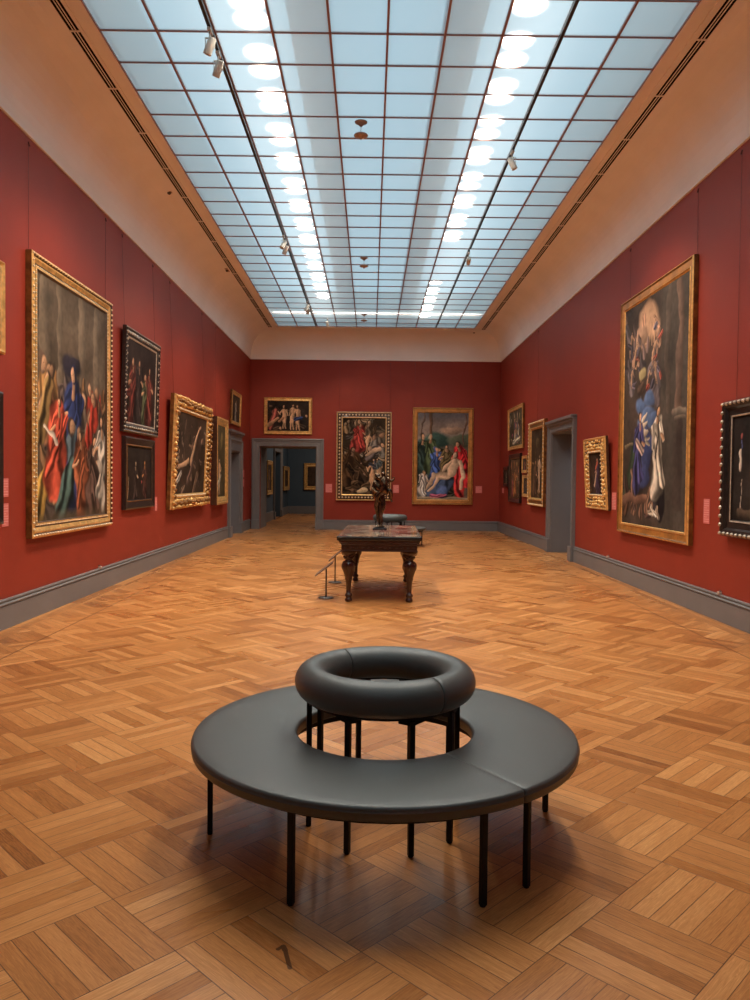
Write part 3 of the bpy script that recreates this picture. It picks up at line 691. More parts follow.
def art_b(w, h):
    A = Art(w, h, (.10, .075, .055), 11); A.mass(24, 0, 1, .0, .55, .06, [(.05, .045, .03), (.09, .06, .04), (.04, .04, .05)])
    A.put(np.clip((A.V - .62) / .08, 0, 1), (.26, .19, .155)); A.put(np.clip((A.V - .86) / .1, 0, 1) * .8, (.10, .10, .11))
    A.ell(.70, .80, .16, .05, (.34, .22, .15)); A.ell(.38, .68, .2, .10, (.035, .07, .055)); A.ell(.9, .68, .2, .08, (.07, .08, .05))
    A.limb(.27, .6, .27, 1.0, .022, .022, (.12, .06, .03)); A.limb(.08, .75, .16, 1.0, .008, .008, (.10, .06, .04)); A.limb(.90, .62, .95, .98, .008, .008, (.11, .06, .04))
    A.person(.10, .22, .56, (.028, .045, .038), lean=.02, arm=1, wide=.24); A.person(.28, .34, .42, (.06, .08, .035), lean=-.02, arm=1, wide=.2, hair=(.4, .3, .2))
    A.person(.40, .20, .42, (.05, .085, .24), lean=-.03, arm=1, wide=.2, hair=(.05, .08, .22)); A.person(.56, .26, .38, (.10, .07, .03), lean=.0, arm=-1, wide=.2)
    A.person(.88, .22, .46, (.50, .025, .03), lean=-.10, arm=-1, wide=.26); A.limb(.84, .05, .84, .30, .05, .06, (.42, .03, .03), fold=.35)
    A.limb(.36, .05, .62, .18, .10, .08, (.035, .05, .09), fold=.35); A.ell(.5, .1, .08, .07, (.09, .13, .28)); A.limb(.3, .04, .55, .06, .03, .02, (.4, .1, .16), fold=.3)
    s = (.60, .40, .26); A.limb(.60, .25, .40, .24, .036, .028, s); A.limb(.40, .24, .26, .10, .026, .016, s); A.limb(.60, .27, .34, .29, .042, .030, s); A.limb(.34, .29, .13, .07, .028, .016, s); A.limb(.66, .30, .74, .42, .052, .062, s); A.limb(.84, .43, .90, .28, .026, .022, s); A.limb(.90, .28, .87, .14, .022, .014, s); A.limb(.66, .42, .52, .32, .024, .018, s); A.limb(.74, .42, .74, .49, .022, .02, s); A.head(.73, .515, .042, s, (.12, .05, .03), -1, A.h / A.w)
    A.person(.10, .04, .30, (.50, .42, .36), lean=.05, arm=1, wide=.24, hair=(.35, .18, .08)); A.limb(.0, .01, 1, .01, .02, .02, (.30, .22, .14)); return A
def art_r7(w, h):
    A = Art(w, h, (.050, .034, .026), 12)
    A.mass(26, 0, .6, .45, .95, .04, [(.16, .10, .07), (.10, .08, .08), (.20, .12, .08), (.08, .06, .06)], fold=.15)
    A.ell(.42, .90, .14, .09, (.44, .26, .16), shade=.3); A.ell(.30, .84, .10, .05, (.30, .18, .12)); A.mass(14, .15, .6, .74, .90, .022, [(.30, .17, .11), (.12, .08, .07)], fold=.1)
    A.put(np.clip((A.U - .60) / .04, 0, 1) * .9, (.060, .048, .038)); A.limb(.72, .50, .72, .98, .03, .03, (.075, .055, .042), shade=.5); A.limb(.88, .50, .88, .98, .035, .035, (.115, .072, .052), shade=.7); A.limb(.80, .47, .97, .47, .018, .018, (.13, .10, .075)); A.limb(.83, .44, .97, .44, .014, .014, (.10, .075, .055)); A.limb(.88, .12, .88, .40, .05, .05, (.05, .035, .028), shade=.4)
    for x, y, l, ar in ((.2, .72, .15, 1), (.3, .64, -.3, -1), (.48, .70, .3, 1), (.14, .62, .2, -1), (.55, .62, -.2, 1), (.40, .58, .3, 1), (.12, .78, .2, 1), (.5, .80, .1, -1)): A.nude(x, y, .12, lean=l, arm=ar, skin=(.36, .21, .13)); A.mass(2, x, x + .08, y, y + .06, .018, [(.26, .06, .04), (.10, .08, .10)])
    A.ell(.33, .68, .05, .035, (.40, .31, .15), shade=.4)
    for x, y in ((.3, .53), (.42, .50), (.50, .47), (.34, .46), (.44, .56)): A.ell(x, y, .075, .035, (.075, .11, .20), shade=.8)
    for x, y in ((.40, .40), (.42, .30), (.38, .22), (.46, .35)): A.ell(x, y, .06, .06, (.045, .055, .13), shade=.8)
    A.limb(.08, .12, .20, .34, .05, .05, (.030, .045, .025), fold=.2); A.limb(.05, .36, .18, .37, .008, .008, (.16, .12, .07)); A.mass(10, .0, .6, .0, .16, .04, [(.10, .05, .03), (.15, .08, .05), (.06, .035, .03)]); A.limb(.0, .11, .42, .12, .022, .022, (.17, .085, .055))
    for q in range(5): A.limb(.34 + .02 * q, .46 - .02 * q, .42 + .01 * q, .50 - .035 * q, .014, .006, np.array((.46, .37, .27)) * (1 - .1 * q))
    A.person(.28, .18, .34, (.05, .045, .12), lean=.04, arm=1, wide=.19); A.limb(.26, .38, .36, .34, .02, .02, (.42, .30, .25), fold=.3)
    A.limb(.62, .07, .60, .22, .055, .07, (.014, .011, .013), fold=.2); A.person(.60, .15, .38, (.44, .36, .28), lean=-.05, arm=1, wide=.19); A.limb(.56, .30, .60, .44, .008, .008, (.05, .035, .03))
    A.mass(5, .50, .62, .03, .06, .018, [(.40, .33, .25), (.28, .2, .14)]); return A
def art_r8(w, h):
    A = Art(w, h, (.018, .013, .011), 13)
    A.limb(.10, .50, .10, .66, .028, .028, (.45, .36, .28)); A.limb(.13, .12, .13, .40, .006, .006, (.4, .32, .25)); A.ell(.12, .80, .025, .03, (.24, .06, .05)); A.limb(.12, .70, .12, .76, .015, .01, (.06, .08, .18))
    A.ell(.46, .26, .12, .11, (.22, .19, .13)); A.ell(.48, .26, .08, .08, (.50, .38, .22)); A.person(.68, .1, .8, (.10, .03, .025), arm=-1, wide=.2); A.limb(.55, .54, .62, .7, .03, .03, SK)
    A.limb(.1, .08, .9, .08, .05, .05, (.07, .045, .03)); return A
def art_r6(w, h):
    A = Art(w, h, (.040, .022, .015), 14); A.person(.55, .05, .85, (.05, .03, .05), lean=.05, arm=-1, wide=.2, skin=(.58, .28, .18)); A.limb(.45, .62, .6, .75, .05, .05, (.50, .12, .07), fold=.3); A.limb(.3, .2, .5, .5, .05, .04, (.55, .36, .25)); return A
def art_r1(w, h):
    A = Art(w, h, (.07, .05, .03), 15); A.mass(24, 0, 1, .05, .95, .06, [(.3, .22, .14), (.2, .06, .08), (.08, .06, .05), (.36, .3, .2)]); A.person(.45, .2, .6, (.30, .06, .10), arm=1, wide=.2); A.crowd(7, .1, .9, .3, .75, .07, [(.4, .32, .22), (.1, .08, .1), (.2, .12, .06)]); A.limb(.3, .1, .8, .2, .09, .07, (.5, .42, .3), fold=.3); A.ell(.8, .8, .08, .1, (.3, .24, .12)); return A
def art_r2(w, h):
    A = Art(w, h, (.10, .055, .03), 16); A.mass(20, 0, 1, .0, .8, .06, [(.3, .12, .05), (.14, .06, .04), (.2, .1, .06)]); A.person(.5, .05, .7, (.36, .15, .05), arm=1, wide=.2); A.person(.25, .05, .5, (.22, .06, .06), arm=1, wide=.22); A.person(.8, .08, .5, (.12, .09, .05), arm=-1, wide=.2); A.ell(.7, .85, .12, .08, (.34, .2, .08)); return A
def art_r5(w, h):
    A = Art(w, h, (.045, .026, .014), 17); A.mass(20, 0, 1, 0, .6, .05, [(.08, .045, .025), (.13, .075, .035)]); A.person(.35, .05, .5, (.09, .05, .03), arm=1, wide=.2); A.nude(.68, .10, .55, skin=(.50, .32, .2)); A.limb(.2, .1, .3, .4, .05, .04, (.12, .06, .03), fold=.3); A.ell(.5, .8, .14, .08, (.10, .065, .03)); return A
def art_small(seed, c):
    def f(w, h):
        A = Art(w, h, (.05, .03, .02), seed); A.person(.5, -.1, .95, c, wide=.25, skin=SK); return A
    return f

picture('L', 6.95, 8.20, 2.93, 3.90, 'thin_gold', art_dark(31, [(.2, .05, .03), (.1, .08, .05)], 3), 'gilt framed painting cut off by the left edge, above the black framed one', wires=None)
picture('L', 7.10, 8.14, 1.14, 2.53, 'plain_black', art_dark(32, [(.06, .04, .03)], 2), 'black framed painting cut off by the left edge of the photo', wires=None)
picture('L', 8.80, 11.50, .93, 4.22, 'beaded_gold', art_p1, 'tall left wall painting of a crowd around a blue-robed figure in a beaded gilt frame', wires=(.02, .96))
picture('L', 12.08, 14.02, 2.37, 4.03, 'dark_silver', art_dark(33, [(.10, .022, .016), (.025, .016, .014), (.045, .05, .025)], 4), 'dark painting in a black and silver carved frame, hung above a plain black frame', tilt=1.6, wires=(.03, .9))
picture('L', 12.17, 13.82, 1.125, 2.30, 'plain_black', art_two_heads, 'dark painting of two faces in a plain black frame with thin gilt edge', wires=None)
picture('L', 14.82, 18.15, 1.02, 3.28, 'carved_gold', art_p4, 'dark painting in a heavy carved bright gold frame leaning forward from the left wall', tilt=2.2, wires=(.05, .9))
picture('L', 18.97, 20.45, .98, 3.17, 'deep_brown_gold', art_p5, 'tall narrow-looking painting in a deep gilt box frame, just before the left doorway', wires=(.3,))
picture('L', 21.45, 22.92, 3.17, 4.12, 'thin_gold', art_small(34, (.3, .26, .2)), 'small gilt framed painting hung above the left doorway', wires=None, tilt=1.5)
picture('B', -3.48, -1.92, 3.09, 4.28, 'thin_gold', art_over, 'wide painting of pale figures in a gilt frame above the back doorway', wires=None)
picture('B', -1.12, .67, .96, 3.84, 'egg_dart', art_a, 'tall crowded dark painting in a pale egg-and-dart frame, behind the bronze statuette', wires=(.05, .97))
picture('B', 1.36, 3.33, .86, 4.00, 'wood_gold', art_b, 'tall back wall painting of a reclining pale figure with blue and red robed mourners', wires=(.03, .97))
picture('R', 21.02, 23.25, 2.56, 3.79, 'thin_gold', art_r1, 'gilt framed painting near the back corner of the right wall, uppermost of its cluster', tilt=1, wires=None)
picture('R', 21.32, 23.05, 1.03, 2.43, 'plain_black', art_r2, 'dark framed painting in warm orange tones below a gilt one near the right back corner', wires=None)
picture('R', 23.30, 24.05, 1.47, 2.09, 'plain_black', art_small(36, (.12, .10, .06)), 'smallest dark framed painting, closest to the back corner on the right wall', wires=None, scale=.7)
picture('R', 20.48, 21.18, 1.87, 2.34, 'thin_gold', art_small(37, (.3, .1, .08)), 'little gilt framed picture beside the tall gold frame, upper of two', wires=None, scale=.7)
picture('R', 20.34, 21.04, 1.22, 1.81, 'thin_gold', art_small(38, (.05, .04, .04)), 'little gilt framed picture beside the tall gold frame, lower of two', wires=None, scale=.8)
picture('R', 18.32, 20.10, 1.03, 3.15, 'dentil_gold', art_r5, 'tall brown painting in a beaded gold frame, touching the far side of the right doorway', wires=(.4,))
picture('R', 13.38, 14.68, 1.15, 2.46, 'pierced_gold', art_r6, 'small painting in a broad pierced and carved gold frame, nearer side of the right doorway', tilt=3.2, wires=None, scale=.95)
picture('R', 9.96, 12.84, .83, 4.60, 'wood_gold', art_r7, 'very tall right wall painting of a white-robed figure and angel under clouds, thin gilt frame', wires=(.10, .99))
picture('R', 7.05, 9.02, 1.03, 2.60, 'dark_carved', art_r8, 'dark still painting in a black carved frame with silver notches, cut by the right edge', wires=(.1,))
# next room, seen through the back doorway
picture('W', 28.5, 30.0, 1.03, 2.33, 'thin_gold', art_small(39, (.2, .1, .05)), 'gilt framed painting in the blue room, nearest beyond the back doorway', wires=None, wx=(-3.895, 29.2, PI / 2), scale=1.5)
picture('W', 34.0, 36.0, 1.11, 2.2, 'thin_gold', art_small(40, (.1, .06, .04)), 'gilt framed painting on the blue side wall past the dark opening', wires=None, wx=(-3.895, 35.0, PI / 2), scale=1.6)
picture('W', -3.14, -1.6, 1.13, 2.39, 'thin_gold', art_small(41, (.3, .26, .22)), 'gilt framed painting on the far wall of the blue room', wires=None, wx=(-2.37, 36.295, 0), scale=1.6)

# wall labels
def wlabel(wall, a, z0, z1, w, label):
    if wall == 'L': loc, rz = (XL, a, z0), PI / 2
    elif wall == 'R': loc, rz = (XR, a, z0), -PI / 2
    else: loc, rz = (a, YB, z0), 0
    r = empty('wall_label', loc, (0, 0, rz), label=label, cat='label')
    h = z1 - z0; m = MB(); m.box(-w / 2, -.006, 0, w / 2, 0, h, bev=.0015); m.build('card', M['label'], r)
    m = MB(); n = max(4, int(h / .03))
    for i in range(n):
        z = h * (1 - (i + 1) / (n + 1)); m.box(-w * .42, -.0075, z - .004, w * (.42 if i % 4 != 3 else .1), -.0055, z + .004)
    m.build('lettering', M['label_text'], r)
wlabel('L', 8.30, 1.42, 1.62, .15, 'small pink text label by the black frame at the left edge, upper of two')
wlabel('L', 8.30, 1.10, 1.35, .15, 'small pink text label by the black frame at the left edge, lower of two')
wlabel('L', 14.13, 1.03, 1.29, .14, 'pink text label right beside the plain black framed painting on the left wall')
wlabel('L', 23.85, 1.68, 1.90, .22, 'pink text label between the two left-hand doorways, upper of two')
wlabel('L', 23.85, 1.38, 1.62, .22, 'pink text label between the two left-hand doorways, lower of two')
wlabel('B', -1.36, 1.21, 1.49, .21, 'pink text label between the back doorway and the egg-and-dart frame')
wlabel('B', .835, 1.22, 1.48, .19, 'pink text label between the two tall paintings of the back wall')
wlabel('B', 3.54, 1.24, 1.47, .21, 'pink text label right of the mourners painting, near the back right corner')
wlabel('R', 24.35, 1.26, 1.42, .3, 'pink text label on the right wall at the back corner')
wlabel('R', 13.42 - .20, 1.17, 1.47, .22, 'pink text label beside the pierced gold frame on the right wall')
wlabel('R', 9.59 - .02, 1.14, 1.45, .17, 'pink text label between the very tall painting and the black carved frame')

def sensor(x, y, s, label):
    r = empty('wall_sensor', (x, y, .315), label=label, cat='sensor', group='little sensors on the baseboards')
    m = MB(); m.box(-.012 if s < 0 else -.028, -.03, 0, .028 if s < 0 else .012, .03, .035, bev=.005); m.build('body', M['detector'], r)
    m = MB(); m.tube((0, 0, .03), (0, 0, .05), .012); m.build('knob', M['brown'], r)
sensor(XL + .014, 11.16, -1, 'little brown sensor on the baseboard under the tall left painting')
sensor(XR - .014, 13.45, 1, 'little brown sensor on the right baseboard under the pierced gold frame')
sensor(XR - .014, 9.13, 1, 'little brown sensor on the right baseboard under the black carved frame')

# ------------------------------------------------------------------ blue room beyond, and dark rooms beside
m = MB()
m.box(-4.9, YB2, 0, -3.9, 31.0, 5.0); m.box(-4.9, 33.2, 0, -3.9, 37, 5.0); m.box(-4.9, 31.0, 2.75, -3.9, 33.2, 5.0)
m.box(-3.9, 36.3, 0, 5.0, 37, 5.0); m.box(4.4, YB2, 0, 5.0, 36.3, 5.0); m.box(BD1 + .001, YB2 - .2, 0, 5.0, YB2 + .002, 5.0); m.box(-4.9, YB2 - .2, 0, BD0 - .001, YB2 + .002, 5.0)
m.box(BD0 - .01, YB2 - .1, BDZ, BD1 + .01, YB2 + .002, 5)
struct(m.build('wall_far', M['blue']), 'slate blue walls of the next room seen through the back doorway')
m = MB(); m.box(-5, YB + .15, 5.0, 5, 37.2, 5.15); struct(m.build('ceiling', M['soffit']))
m = MB()
m.box(-3.9, YB2, 0, -3.86, 30.72, .36, bev=.006); m.box(-3.9, 33.48, 0, -3.86, 36.3, .36, bev=.006); m.box(-3.9, 36.26, 0, 4.4, 36.3, .36, bev=.006)
struct(m.build('baseboard_far', M['grey']))
casing('door_4', (-3.9, 32.1, 0), (0, 0, PI / 2), -1.1, 1.1, 2.75, .26, 3.0, 'grey doorway framing a dark opening in the blue room')
for (x0, x1, ya, yb_) in ((-7.0, XL - TL, 19.5, 25.0), (XR + TL, 7.0, 14.0, 20.0)):
    m = MB(); o_ = .3
    m.box(x0 - o_ if x0 < 0 else x1, ya, 0, x0 if x0 < 0 else x1 + o_, yb_, 4); m.box(x0, ya - o_, 0, x1, ya, 4); m.box(x0, yb_, 0, x1, yb_ + o_, 4); m.box(x0, ya, 4, x1, yb_, 4.2)
    struct(m.build('wall_side', M['blue']))
m = MB(); m.box(-7, 30.5, 0, -6.7, 34, 4); m.box(-7, 30.3, 0, -4.9, 30.5, 4); m.box(-7, 34, 0, -4.9, 34.2, 4); m.box(-7, 30.3, 4, -4.9, 34.2, 4.2); struct(m.build('wall_side', M['blue']))
area('side_room_fill', (-5.9, 22.2, 3.9), 1.2, 60, (.85, .92, 1), shape='RECTANGLE', sy=3)  # unseen area lights added in both side rooms to brighten the door linings
area('side_room_fill', (6.0, 17.0, 3.9), 1.2, 60, (.85, .92, 1), shape='RECTANGLE', sy=3)
area('blue_room_fill', (-1.0, 31.5, 4.9), 2.2, 110, (1, .85, .7), shape='RECTANGLE', sy=5.0)  # unseen area light added to lift the blue room

# ------------------------------------------------------------------ circular bench
def sector(m, prof, a0, a1, n, mi=0, groove=.006, smooth=True, w=.02):
    # closed cross-section prof (r, z) swept about z; both ends tuck in slightly so a seam shows
    cr = sum(p[0] for p in prof) / len(prof); cz = sum(p[1] for p in prof) / len(prof)
    st = [(a0, -.012, 1), (a0 + .002, -groove * .5, 0), (a0 + .006, -groove * .15, 0)] + [(a0 + (a1 - a0) * (i / n) if 0 < i < n else (a0 + .014 if i == 0 else a1 - .014), 0, 0) for i in range(n + 1)] + [(a1 - .006, -groove * .15, 0), (a1 - .002, -groove * .5, 0), (a1, -.012, 1)]
    vs = []; k = len(prof)
    for a, dd, _ in st:
        for r, z in prof:
            vr, vz = r - cr, z - cz; L_ = math.hypot(vr, vz) or 1
            vr += vr / L_ * dd; vz += vz / L_ * dd
            vs.append(((cr + vr) * math.cos(a), (cr + vr) * math.sin(a), cz + vz))
    fs = []
    for i in range(len(st) - 1):
        for j in range(k): fs.append((i * k + j, i * k + (j + 1) % k, (i + 1) * k + (j + 1) % k, (i + 1) * k + j))
    fs += [tuple(range(k)), tuple((len(st) - 1) * k + j for j in range(k))]
    m.add(vs, fs, mi, smooth)
def make_bench(loc):
    root = empty('circular_bench', loc, (0, 0, 0))
    S0 = math.radians(-54)
    ri, ro, zb, zt = .417, .905, .400, .459
    def rc(cx, cz, r, a0, a1, n=5): return [(cx + r * math.cos(math.radians(a0 + (a1 - a0) * i / n)), cz + r * math.sin(math.radians(a0 + (a1 - a0) * i / n))) for i in range(n + 1)]
    prof = rc(ro - .010, zb + .010, .010, -90, -10, 4) + [(ro, zb + .030), (ro + .003, zb + .033), (ro + .003, zb + .036), (ro, zb + .039)] + rc(ro - .016, zt - .016, .016, 5, 80, 6) + [(ro - .06, zt + .003), (ro - .14, zt + .005), ((ri + ro) / 2, zt + .006), (ri + .09, zt + .004)] + rc(ri + .018, zt - .018, .018, 95, 180, 5) + rc(ri + .012, zb + .012, .012, 180, 270, 3)
    for a, a2 in ((S0, math.radians(115)), (math.radians(115), S0 + 2 * PI)):
        m = MB(); sector(m, prof, a, a2, 60, groove=.022); m.build('seat_cushion', M['leather'], root)
    # under-frame
    m = MB()
    for r0, r1 in ((.455, .485), (.80, .832)):
        n = 48; vs = []
        for i in range(n):
            a = 2 * PI * i / n
            for r, z in ((r0, .364), (r1, .364), (r1, .401), (r0, .401)): vs.append((r * math.cos(a), r * math.sin(a), z))
        m.add(vs, [(i * 4 + j, i * 4 + (j + 1) % 4, ((i + 1) % n) * 4 + (j + 1) % 4, ((i + 1) % n) * 4 + j) for i in range(n) for j in range(4)])
    OUT = [190, 243, 297, 136, 314, 9, 62, 116]
    for d in OUT:
        a = math.radians(d); c, s_ = math.cos(a), math.sin(a); q = .014
        vs = [(r * c + t * -s_, r * s_ + t * c, z) for z in (.362, .401) for r in (.46, .82) for t in (-q, q)]
        m.add(vs, [(0, 1, 3, 2), (4, 6, 7, 5), (0, 4, 5, 1), (2, 3, 7, 6), (0, 2, 6, 4), (1, 5, 7, 3)])
    m.build('seat_frame', M['black'], root)
    def leg(r, d, h):
        a = math.radians(d); m = MB(); m.box(-.0125, -.0125, .004, .0125, .0125, h, bev=.003); m.lathe([(.012, 0), (.013, .006)], n=12)
        m.build('leg', M['black'], root, loc=(r * math.cos(a), r * math.sin(a), 0), rot=(0, 0, a))
    for d in OUT: leg(.82, d, .401)
    INN = [188, 242.5, 288, 325, 11, 67, 111, 152]
    for d in INN: leg(.362, d, .60)
    # ring that carries the backrest
    m = MB(); n = 32; vs = []
    for i in range(n):
        a = 2 * PI * i / n
        for r, z in ((.338, .604), (.372, .604), (.372, .618), (.338, .618)): vs.append((r * math.cos(a), r * math.sin(a), z))
    m.add(vs, [(i * 4 + j, i * 4 + (j + 1) % 4, ((i + 1) % n) * 4 + (j + 1) % 4, ((i + 1) % n) * 4 + j) for i in range(n) for j in range(4)])
    for d in INN:
        a = math.radians(d)
        for sgn in (-1, 1):
            b0, b1 = a, a + sgn * .17
            vs = []
            for r in (.352, .366): vs += [(r * math.cos(b0), r * math.sin(b0), .602), (r * math.cos(b1), r * math.sin(b1), .602), (r * math.cos(b1), r * math.sin(b1), .592), (r * math.cos(b0), r * math.sin(b0), .575)]
            m.add(vs, [(0, 1, 2, 3), (7, 6, 5, 4), (0, 4, 5, 1), (1, 5, 6, 2), (2, 6, 7, 3), (3, 7, 4, 0)])
    m.build('back_frame', M['black'], root)
    pt = [(.352 + .080 * math.cos(2 * PI * i / 28), .692 + .081 * math.sin(2 * PI * i / 28)) for i in range(28)]
    for a in (S0, S0 + PI):
        m = MB(); sector(m, pt, a, a + PI, 56, groove=.014); m.build('backrest_cushion', M['leather'], root)
    return root
b1 = make_bench((.080, 3.664, 0))
tag(b1, 'large round charcoal leather bench with a tubular ring backrest in the foreground', 'bench')
b2 = copy_tree(b1); b2.location = (.5, 19.3, 0); b2.rotation_euler.z = math.radians(70)
tag(b2, 'distant round charcoal bench standing behind the marble-topped table', 'bench')

# ------------------------------------------------------------------ table with inlaid marble top
TX, TY = .155, 11.37; th = math.radians(-1.5)
troot = empty('marble_topped_table', (TX, TY, 0), (0, 0, th), label='dark carved mahogany table with an inlaid marble top in mid room', cat='table')
hw, hl = .563, 1.24
m = MB(); m.box(-hw + .012, -hl + .012, .892, hw - .012, hl - .012, .902, bev=.002); m.build('marble_top', M['marble'], troot)
m = MB(); m.box(-hw, -hl, .838, hw, hl, .894, bev=.010); m.build('top_edge', M['ebony'], troot)
m = MB()
def rect_ring(m, steps):
    vs = []
    for d, z in steps: vs += [(-hw + d, -hl + d, z), (hw - d, -hl + d, z), (hw - d, hl - d, z), (-hw + d, hl - d, z)]
    fs = []
    for j in range(len(steps) - 1):
        for i in range(4): fs.append((j * 4 + i, j * 4 + (i + 1) % 4, (j + 1) * 4 + (i + 1) % 4, (j + 1) * 4 + i))
    fs.append((0, 1, 2, 3)); n = len(steps) - 1; fs.append((n * 4 + 3, n * 4 + 2, n * 4 + 1, n * 4))
    m.add(vs, fs)
rect_ring(m, [(.060, .69), (.050, .693), (.050, .703), (.060, .708), (.060, .775), (.052, .785), (.052, .795), (.035, .812), (.022, .822), (.022, .84)])
k = -hl + .12
while k < hl - .1:
    for sx in (-1, 1): m.blob((sx * (hw - .060), k, .74), (.010, .028, .010), 0, 1)
    k += .075
k = -hw + .12
while k < hw - .1:
    for sy in (-1, 1): m.blob((k, sy * (hl - .060), .74), (.028, .010, .010), 0, 1)
    k += .075
m.build('apron', M['mahogany'], troot)
lp = [(.030, 0), (.046, .008), (.050, .03), (.040, .05), (.032, .058), (.048, .075), (.050, .092), (.042, .108), (.030, .115), (.032, .16), (.036, .24), (.043, .31), (.060, .36), (.078, .41), (.088, .46), (.086, .51), (.078, .54), (.060, .552), (.048, .560), (.052, .575), (.066, .583), (.066, .595), (.050, .603), (.060, .62), (.085, .640), (.105, .660), (.108, .69)]
for sx in (-1, 1):
    for sy in (-1, 1):
        m = MB(); m.lathe(lp, n=32)
        for i in range(8):     # carved leaves on the urn and volutes at the head
            a = i * PI / 4
            m.blob((.084 * math.cos(a), .084 * math.sin(a), .48), (.014, .014, .055), 0, 1)
            m.blob((.043 * math.cos(a), .043 * math.sin(a), .33), (.010, .010, .045), 0, 1)
        for ax, ay in ((1, 0), (-1, 0), (0, 1), (0, -1)):
            m.blob((ax * .075, ay * .075, .655), (.026, .026, .030), 0, 2); m.blob((ax * .06, ay * .06, .605), (.018, .018, .018), 0, 2)
        m.build('leg', M['mahogany'], troot, loc=(sx * .41, sy * 1.045, 0))

# ------------------------------------------------------------------ bronze statuette
def skin_obj(name, verts, edges, material, parent, sub=2, root=0):
    me = bpy.data.meshes.new(name); me.from_pydata([v[:3] for v in verts], edges, [])
    o = bpy.data.objects.new(name, me); C.objects.link(o)
    md = o.modifiers.new('s', 'SKIN'); md.use_smooth_shade = True
    sd = o.modifiers.new('u', 'SUBSURF'); sd.levels = sub; sd.render_levels = sub
    for i, v in enumerate(verts):
        r = v[3]; rr = r if isinstance(r, tuple) else (r, r)
        me.skin_vertices[0].data[i].radius = (rr[0] * 1.12, rr[1] * 1.12); me.skin_vertices[0].data[i].use_root = (i == root)
    dg = bpy.context.evaluated_depsgraph_get(); ev = o.evaluated_get(dg); nm = bpy.data.meshes.new_from_object(ev)
    nm.name = name; nm.materials.append(material)
    for p_ in nm.polygons: p_.use_smooth = True
    bpy.data.objects.remove(o)
    o = bpy.data.objects.new(name, nm); C.objects.link(o); o.parent = parent
    return o
sroot = empty('bronze_statuette', (.145, 11.5, .902), label='dark bronze statuette of one figure lifting another, on the marble table', cat='statuette')
m = MB(); m.box(-.105, -.085, 0, .105, .085, .022, bev=.004); m.box(-.09, -.07, .02, .09, .07, .032, bev=.004); m.build('plinth', M['ebony'], sroot)
m = MB()
for i in range(16):
    a = i * 2.4; r_ = .06 * math.sqrt(i / 16); m.blob((r_ * math.cos(a), r_ * .8 * math.sin(a), .035 + .01 * rnd.random()), (.022, .02, .018), 0, 1)
m.build('rocky_ground', M['bronze'], sroot)
# lower figure: striding, torso twisted, arms around the one above
V = [(.00, 0, .47, .055), (.01, 0, .53, .056), (-.005, -.01, .60, .062), (-.02, -.01, .67, .066), (-.03, -.01, .715, .03), (-.035, -.025, .755, .030), (-.035, -.03, .80, .040), (-.035, -.03, .84, .026),   # 0-7 pelvis..head
     (-.030, .02, .43, .048), (-.045, .03, .33, .042), (-.030, .02, .25, .030), (-.020, .03, .16, .030), (.0, .03, .07, .017), (.035, .01, .045, .016),                     # 8-13 back leg
     (.035, -.02, .44, .046), (.045, -.04, .34, .040), (.020, -.05, .26, .029), (.015, -.03, .17, .028), (.03, -.03, .075, .016), (-.005, -.06, .05, .016),                   # 14-19 front leg
     (.045, -.02, .69, .034), (.090, -.06, .62, .025), (.135, -.08, .585, .019), (.165, -.08, .60, .016),                                                            # 20-23 right arm
     (-.085, -.01, .69, .036), (-.105, -.03, .60, .026), (-.06, -.08, .555, .020), (-.02, -.09, .56, .017)]                                                           # 24-27 left arm
E_ = [(0, 1), (1, 2), (2, 3), (3, 4), (4, 5), (5, 6), (6, 7), (0, 8), (8, 9), (9, 10), (10, 11), (11, 12), (12, 13), (0, 14), (14, 15), (15, 16), (16, 17), (17, 18), (18, 19), (3, 20), (20, 21), (21, 22), (22, 23), (3, 24), (24, 25), (25, 26), (26, 27)]
skin_obj('lower_figure', V, E_, M['bronze'], sroot)
# upper figure: carried sideways, one arm thrown up and back
V = [(.045, -.09, .58, .048), (.065, -.095, .65, .050), (.060, -.09, .73, .054), (.05, -.085, .79, .026), (.045, -.085, .83, .036), (.042, -.085, .865, .024),
     (.10, -.10, .555, .040), (.155, -.10, .60, .033), (.165, -.09, .51, .024), (.16, -.09, .44, .015), (.185, -.10, .42, .013),
     (.01, -.10, .55, .040), (-.045, -.11, .50, .033), (-.055, -.10, .41, .023), (-.05, -.09, .345, .014),
     (.11, -.09, .745, .028), (.155, -.08, .72, .022), (.195, -.07, .745, .017), (.205, -.07, .79, .012),
     (.0, -.10, .75, .027), (-.05, -.10, .79, .021), (-.075, -.09, .85, .016)]
E_ = [(0, 1), (1, 2), (2, 3), (3, 4), (4, 5), (0, 6), (6, 7), (7, 8), (8, 9), (9, 10), (0, 11), (11, 12), (12, 13), (13, 14), (2, 15), (15, 16), (16, 17), (17, 18), (2, 19), (19, 20), (20, 21)]
skin_obj('upper_figure', V, E_, M['bronze'], sroot)
V = [(-.06, .02, .62, .03), (-.09, .03, .54, .035), (-.06, .04, .45, .030), (-.01, .05, .40, .024), (.03, .05, .47, .02)]
skin_obj('drapery', V, [(0, 1), (1, 2), (2, 3), (3, 4)], M['bronze'], sroot)

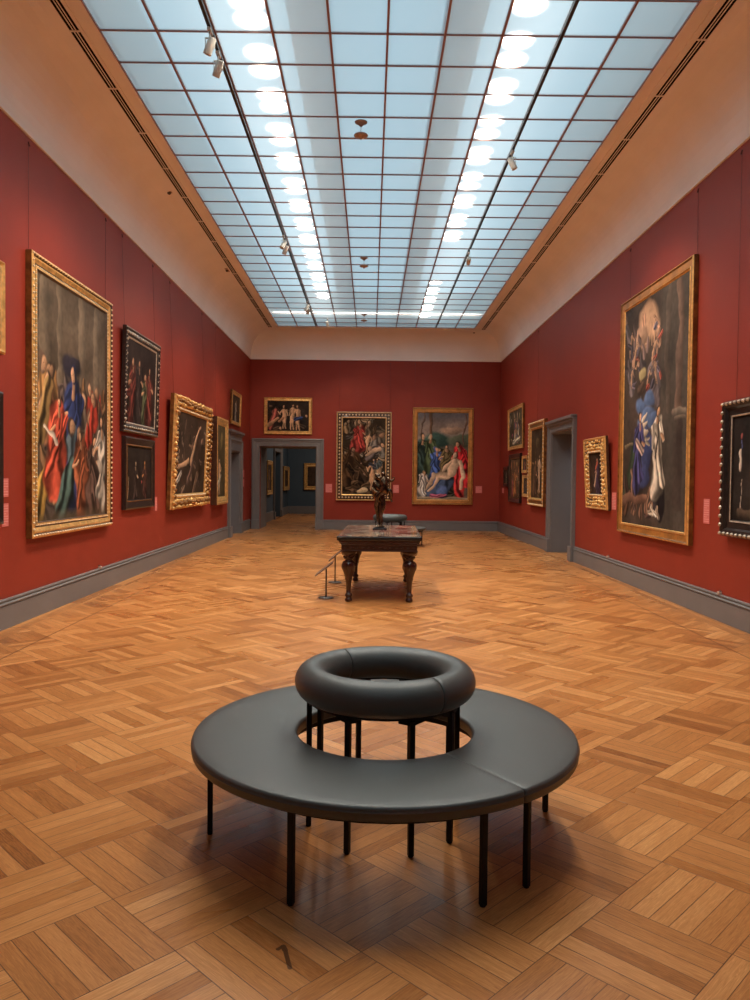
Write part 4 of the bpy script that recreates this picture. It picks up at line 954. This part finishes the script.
# ------------------------------------------------------------------ reading rail on two posts
def label_stand(x, y, zl, zh, xl_, xh_, label):
    r = empty('label_stand', (x, y, 0), label=label, cat='label stand', group=None)
    zm = zl + (zh - zl) * (0 - xl_) / (xh_ - xl_)
    m = MB(); m.lathe([(.105, 0), (.105, .010), (.098, .016), (.02, .019)], n=32); m.build('base', M['steel'], r)
    m = MB(); m.lathe([(.011, .018), (.011, zm - .004)], n=12); m.build('post', M['steel'], r)
    A_ = Vector((xl_, -.17, zl)); B_ = Vector((xh_, -.17, zh)); D_ = Vector((0, .34, 0))
    nrm = (B_ - A_).cross(D_).normalized() * .014
    if nrm.z < 0: nrm = -nrm
    m = MB(); q8 = [A_, B_, B_ + D_, A_ + D_]; vs = q8 + [v + nrm for v in q8]
    m.add(vs, [(0, 1, 2, 3), (7, 6, 5, 4), (0, 4, 5, 1), (1, 5, 6, 2), (2, 6, 7, 3), (3, 7, 4, 0)]); m.build('panel', M['board'], r)
label_stand(-.60, 10.60, .315, .50, -.14, .10, 'low slanting label panel on a thin post, nearer of the two left of the table')
label_stand(-.55, 12.20, .35, .51, -.09, .10, 'low slanting label panel on a thin post, farther of the two, behind the table leg')

# little fittings on the cove
def fitting(x, y, z, sx, sy_, label):
    r = empty('ceiling_sensor', (x, y, z), label=label, cat='sensor')
    m = MB(); m.box(-sx, -sy_, -.006, sx, sy_, .004, bev=.002); m.build('plate', M['detector'], r)
    m = MB(); m.lathe([(.010, -.045), (.03, -.03), (.034, -.006)], n=14); m.build('nozzle', M['steel'], r)
fitting(-3.38, 12.86, 6.372, .045, .045, 'small round sensor on the left cove beside the air slot, nearer of two')
fitting(-3.31, 17.6, 6.376, .04, .16, 'flat oblong sensor on the left cove beside the air slot, farther of two')
fitting(3.25, 24.56, 6.376, .04, .04, 'tiny sensor at the back right corner of the cove')

# ------------------------------------------------------------------ daylight
w = bpy.data.worlds.new('sky'); sc.world = w; w.use_nodes = True
bg = w.node_tree.nodes['Background']; bg.inputs[0].default_value = (0.54, 0.77, 0.90, 1); bg.inputs[1].default_value = 0.88

# ------------------------------------------------------------------ camera
yaw, pitch, roll = .0061, -.0267, .0103
cy, sy, cp, sp, cr, sr = math.cos(yaw), math.sin(yaw), math.cos(pitch), math.sin(pitch), math.cos(roll), math.sin(roll)
fwd = Vector((sy * cp, cy * cp, sp)); right = Vector((cy, -sy, 0)); up = right.cross(fwd)
rr_ = right * cr + up * sr; uu = up * cr - right * sr
cam = bpy.data.cameras.new('camera'); co = bpy.data.objects.new('camera', cam); C.objects.link(co)
mt = Matrix((rr_, uu, -fwd)).transposed().to_4x4(); mt.translation = (0, 0, 1.65); co.matrix_world = mt
cam.sensor_fit = 'HORIZONTAL'; cam.sensor_width = 36; cam.lens = 767.8 / 750 * 36; cam.clip_start = .05; cam.clip_end = 200
sc.camera = co
sc.view_settings.view_transform = 'Standard'; sc.view_settings.look = 'None'; sc.view_settings.gamma = 1; sc.view_settings.use_curve_mapping = False
sc.view_settings.exposure = 0.15
sc.cycles.max_bounces = 10; sc.cycles.diffuse_bounces = 6; sc.cycles.transparent_max_bounces = 12
sc.cycles.sample_clamp_indirect = 6.0
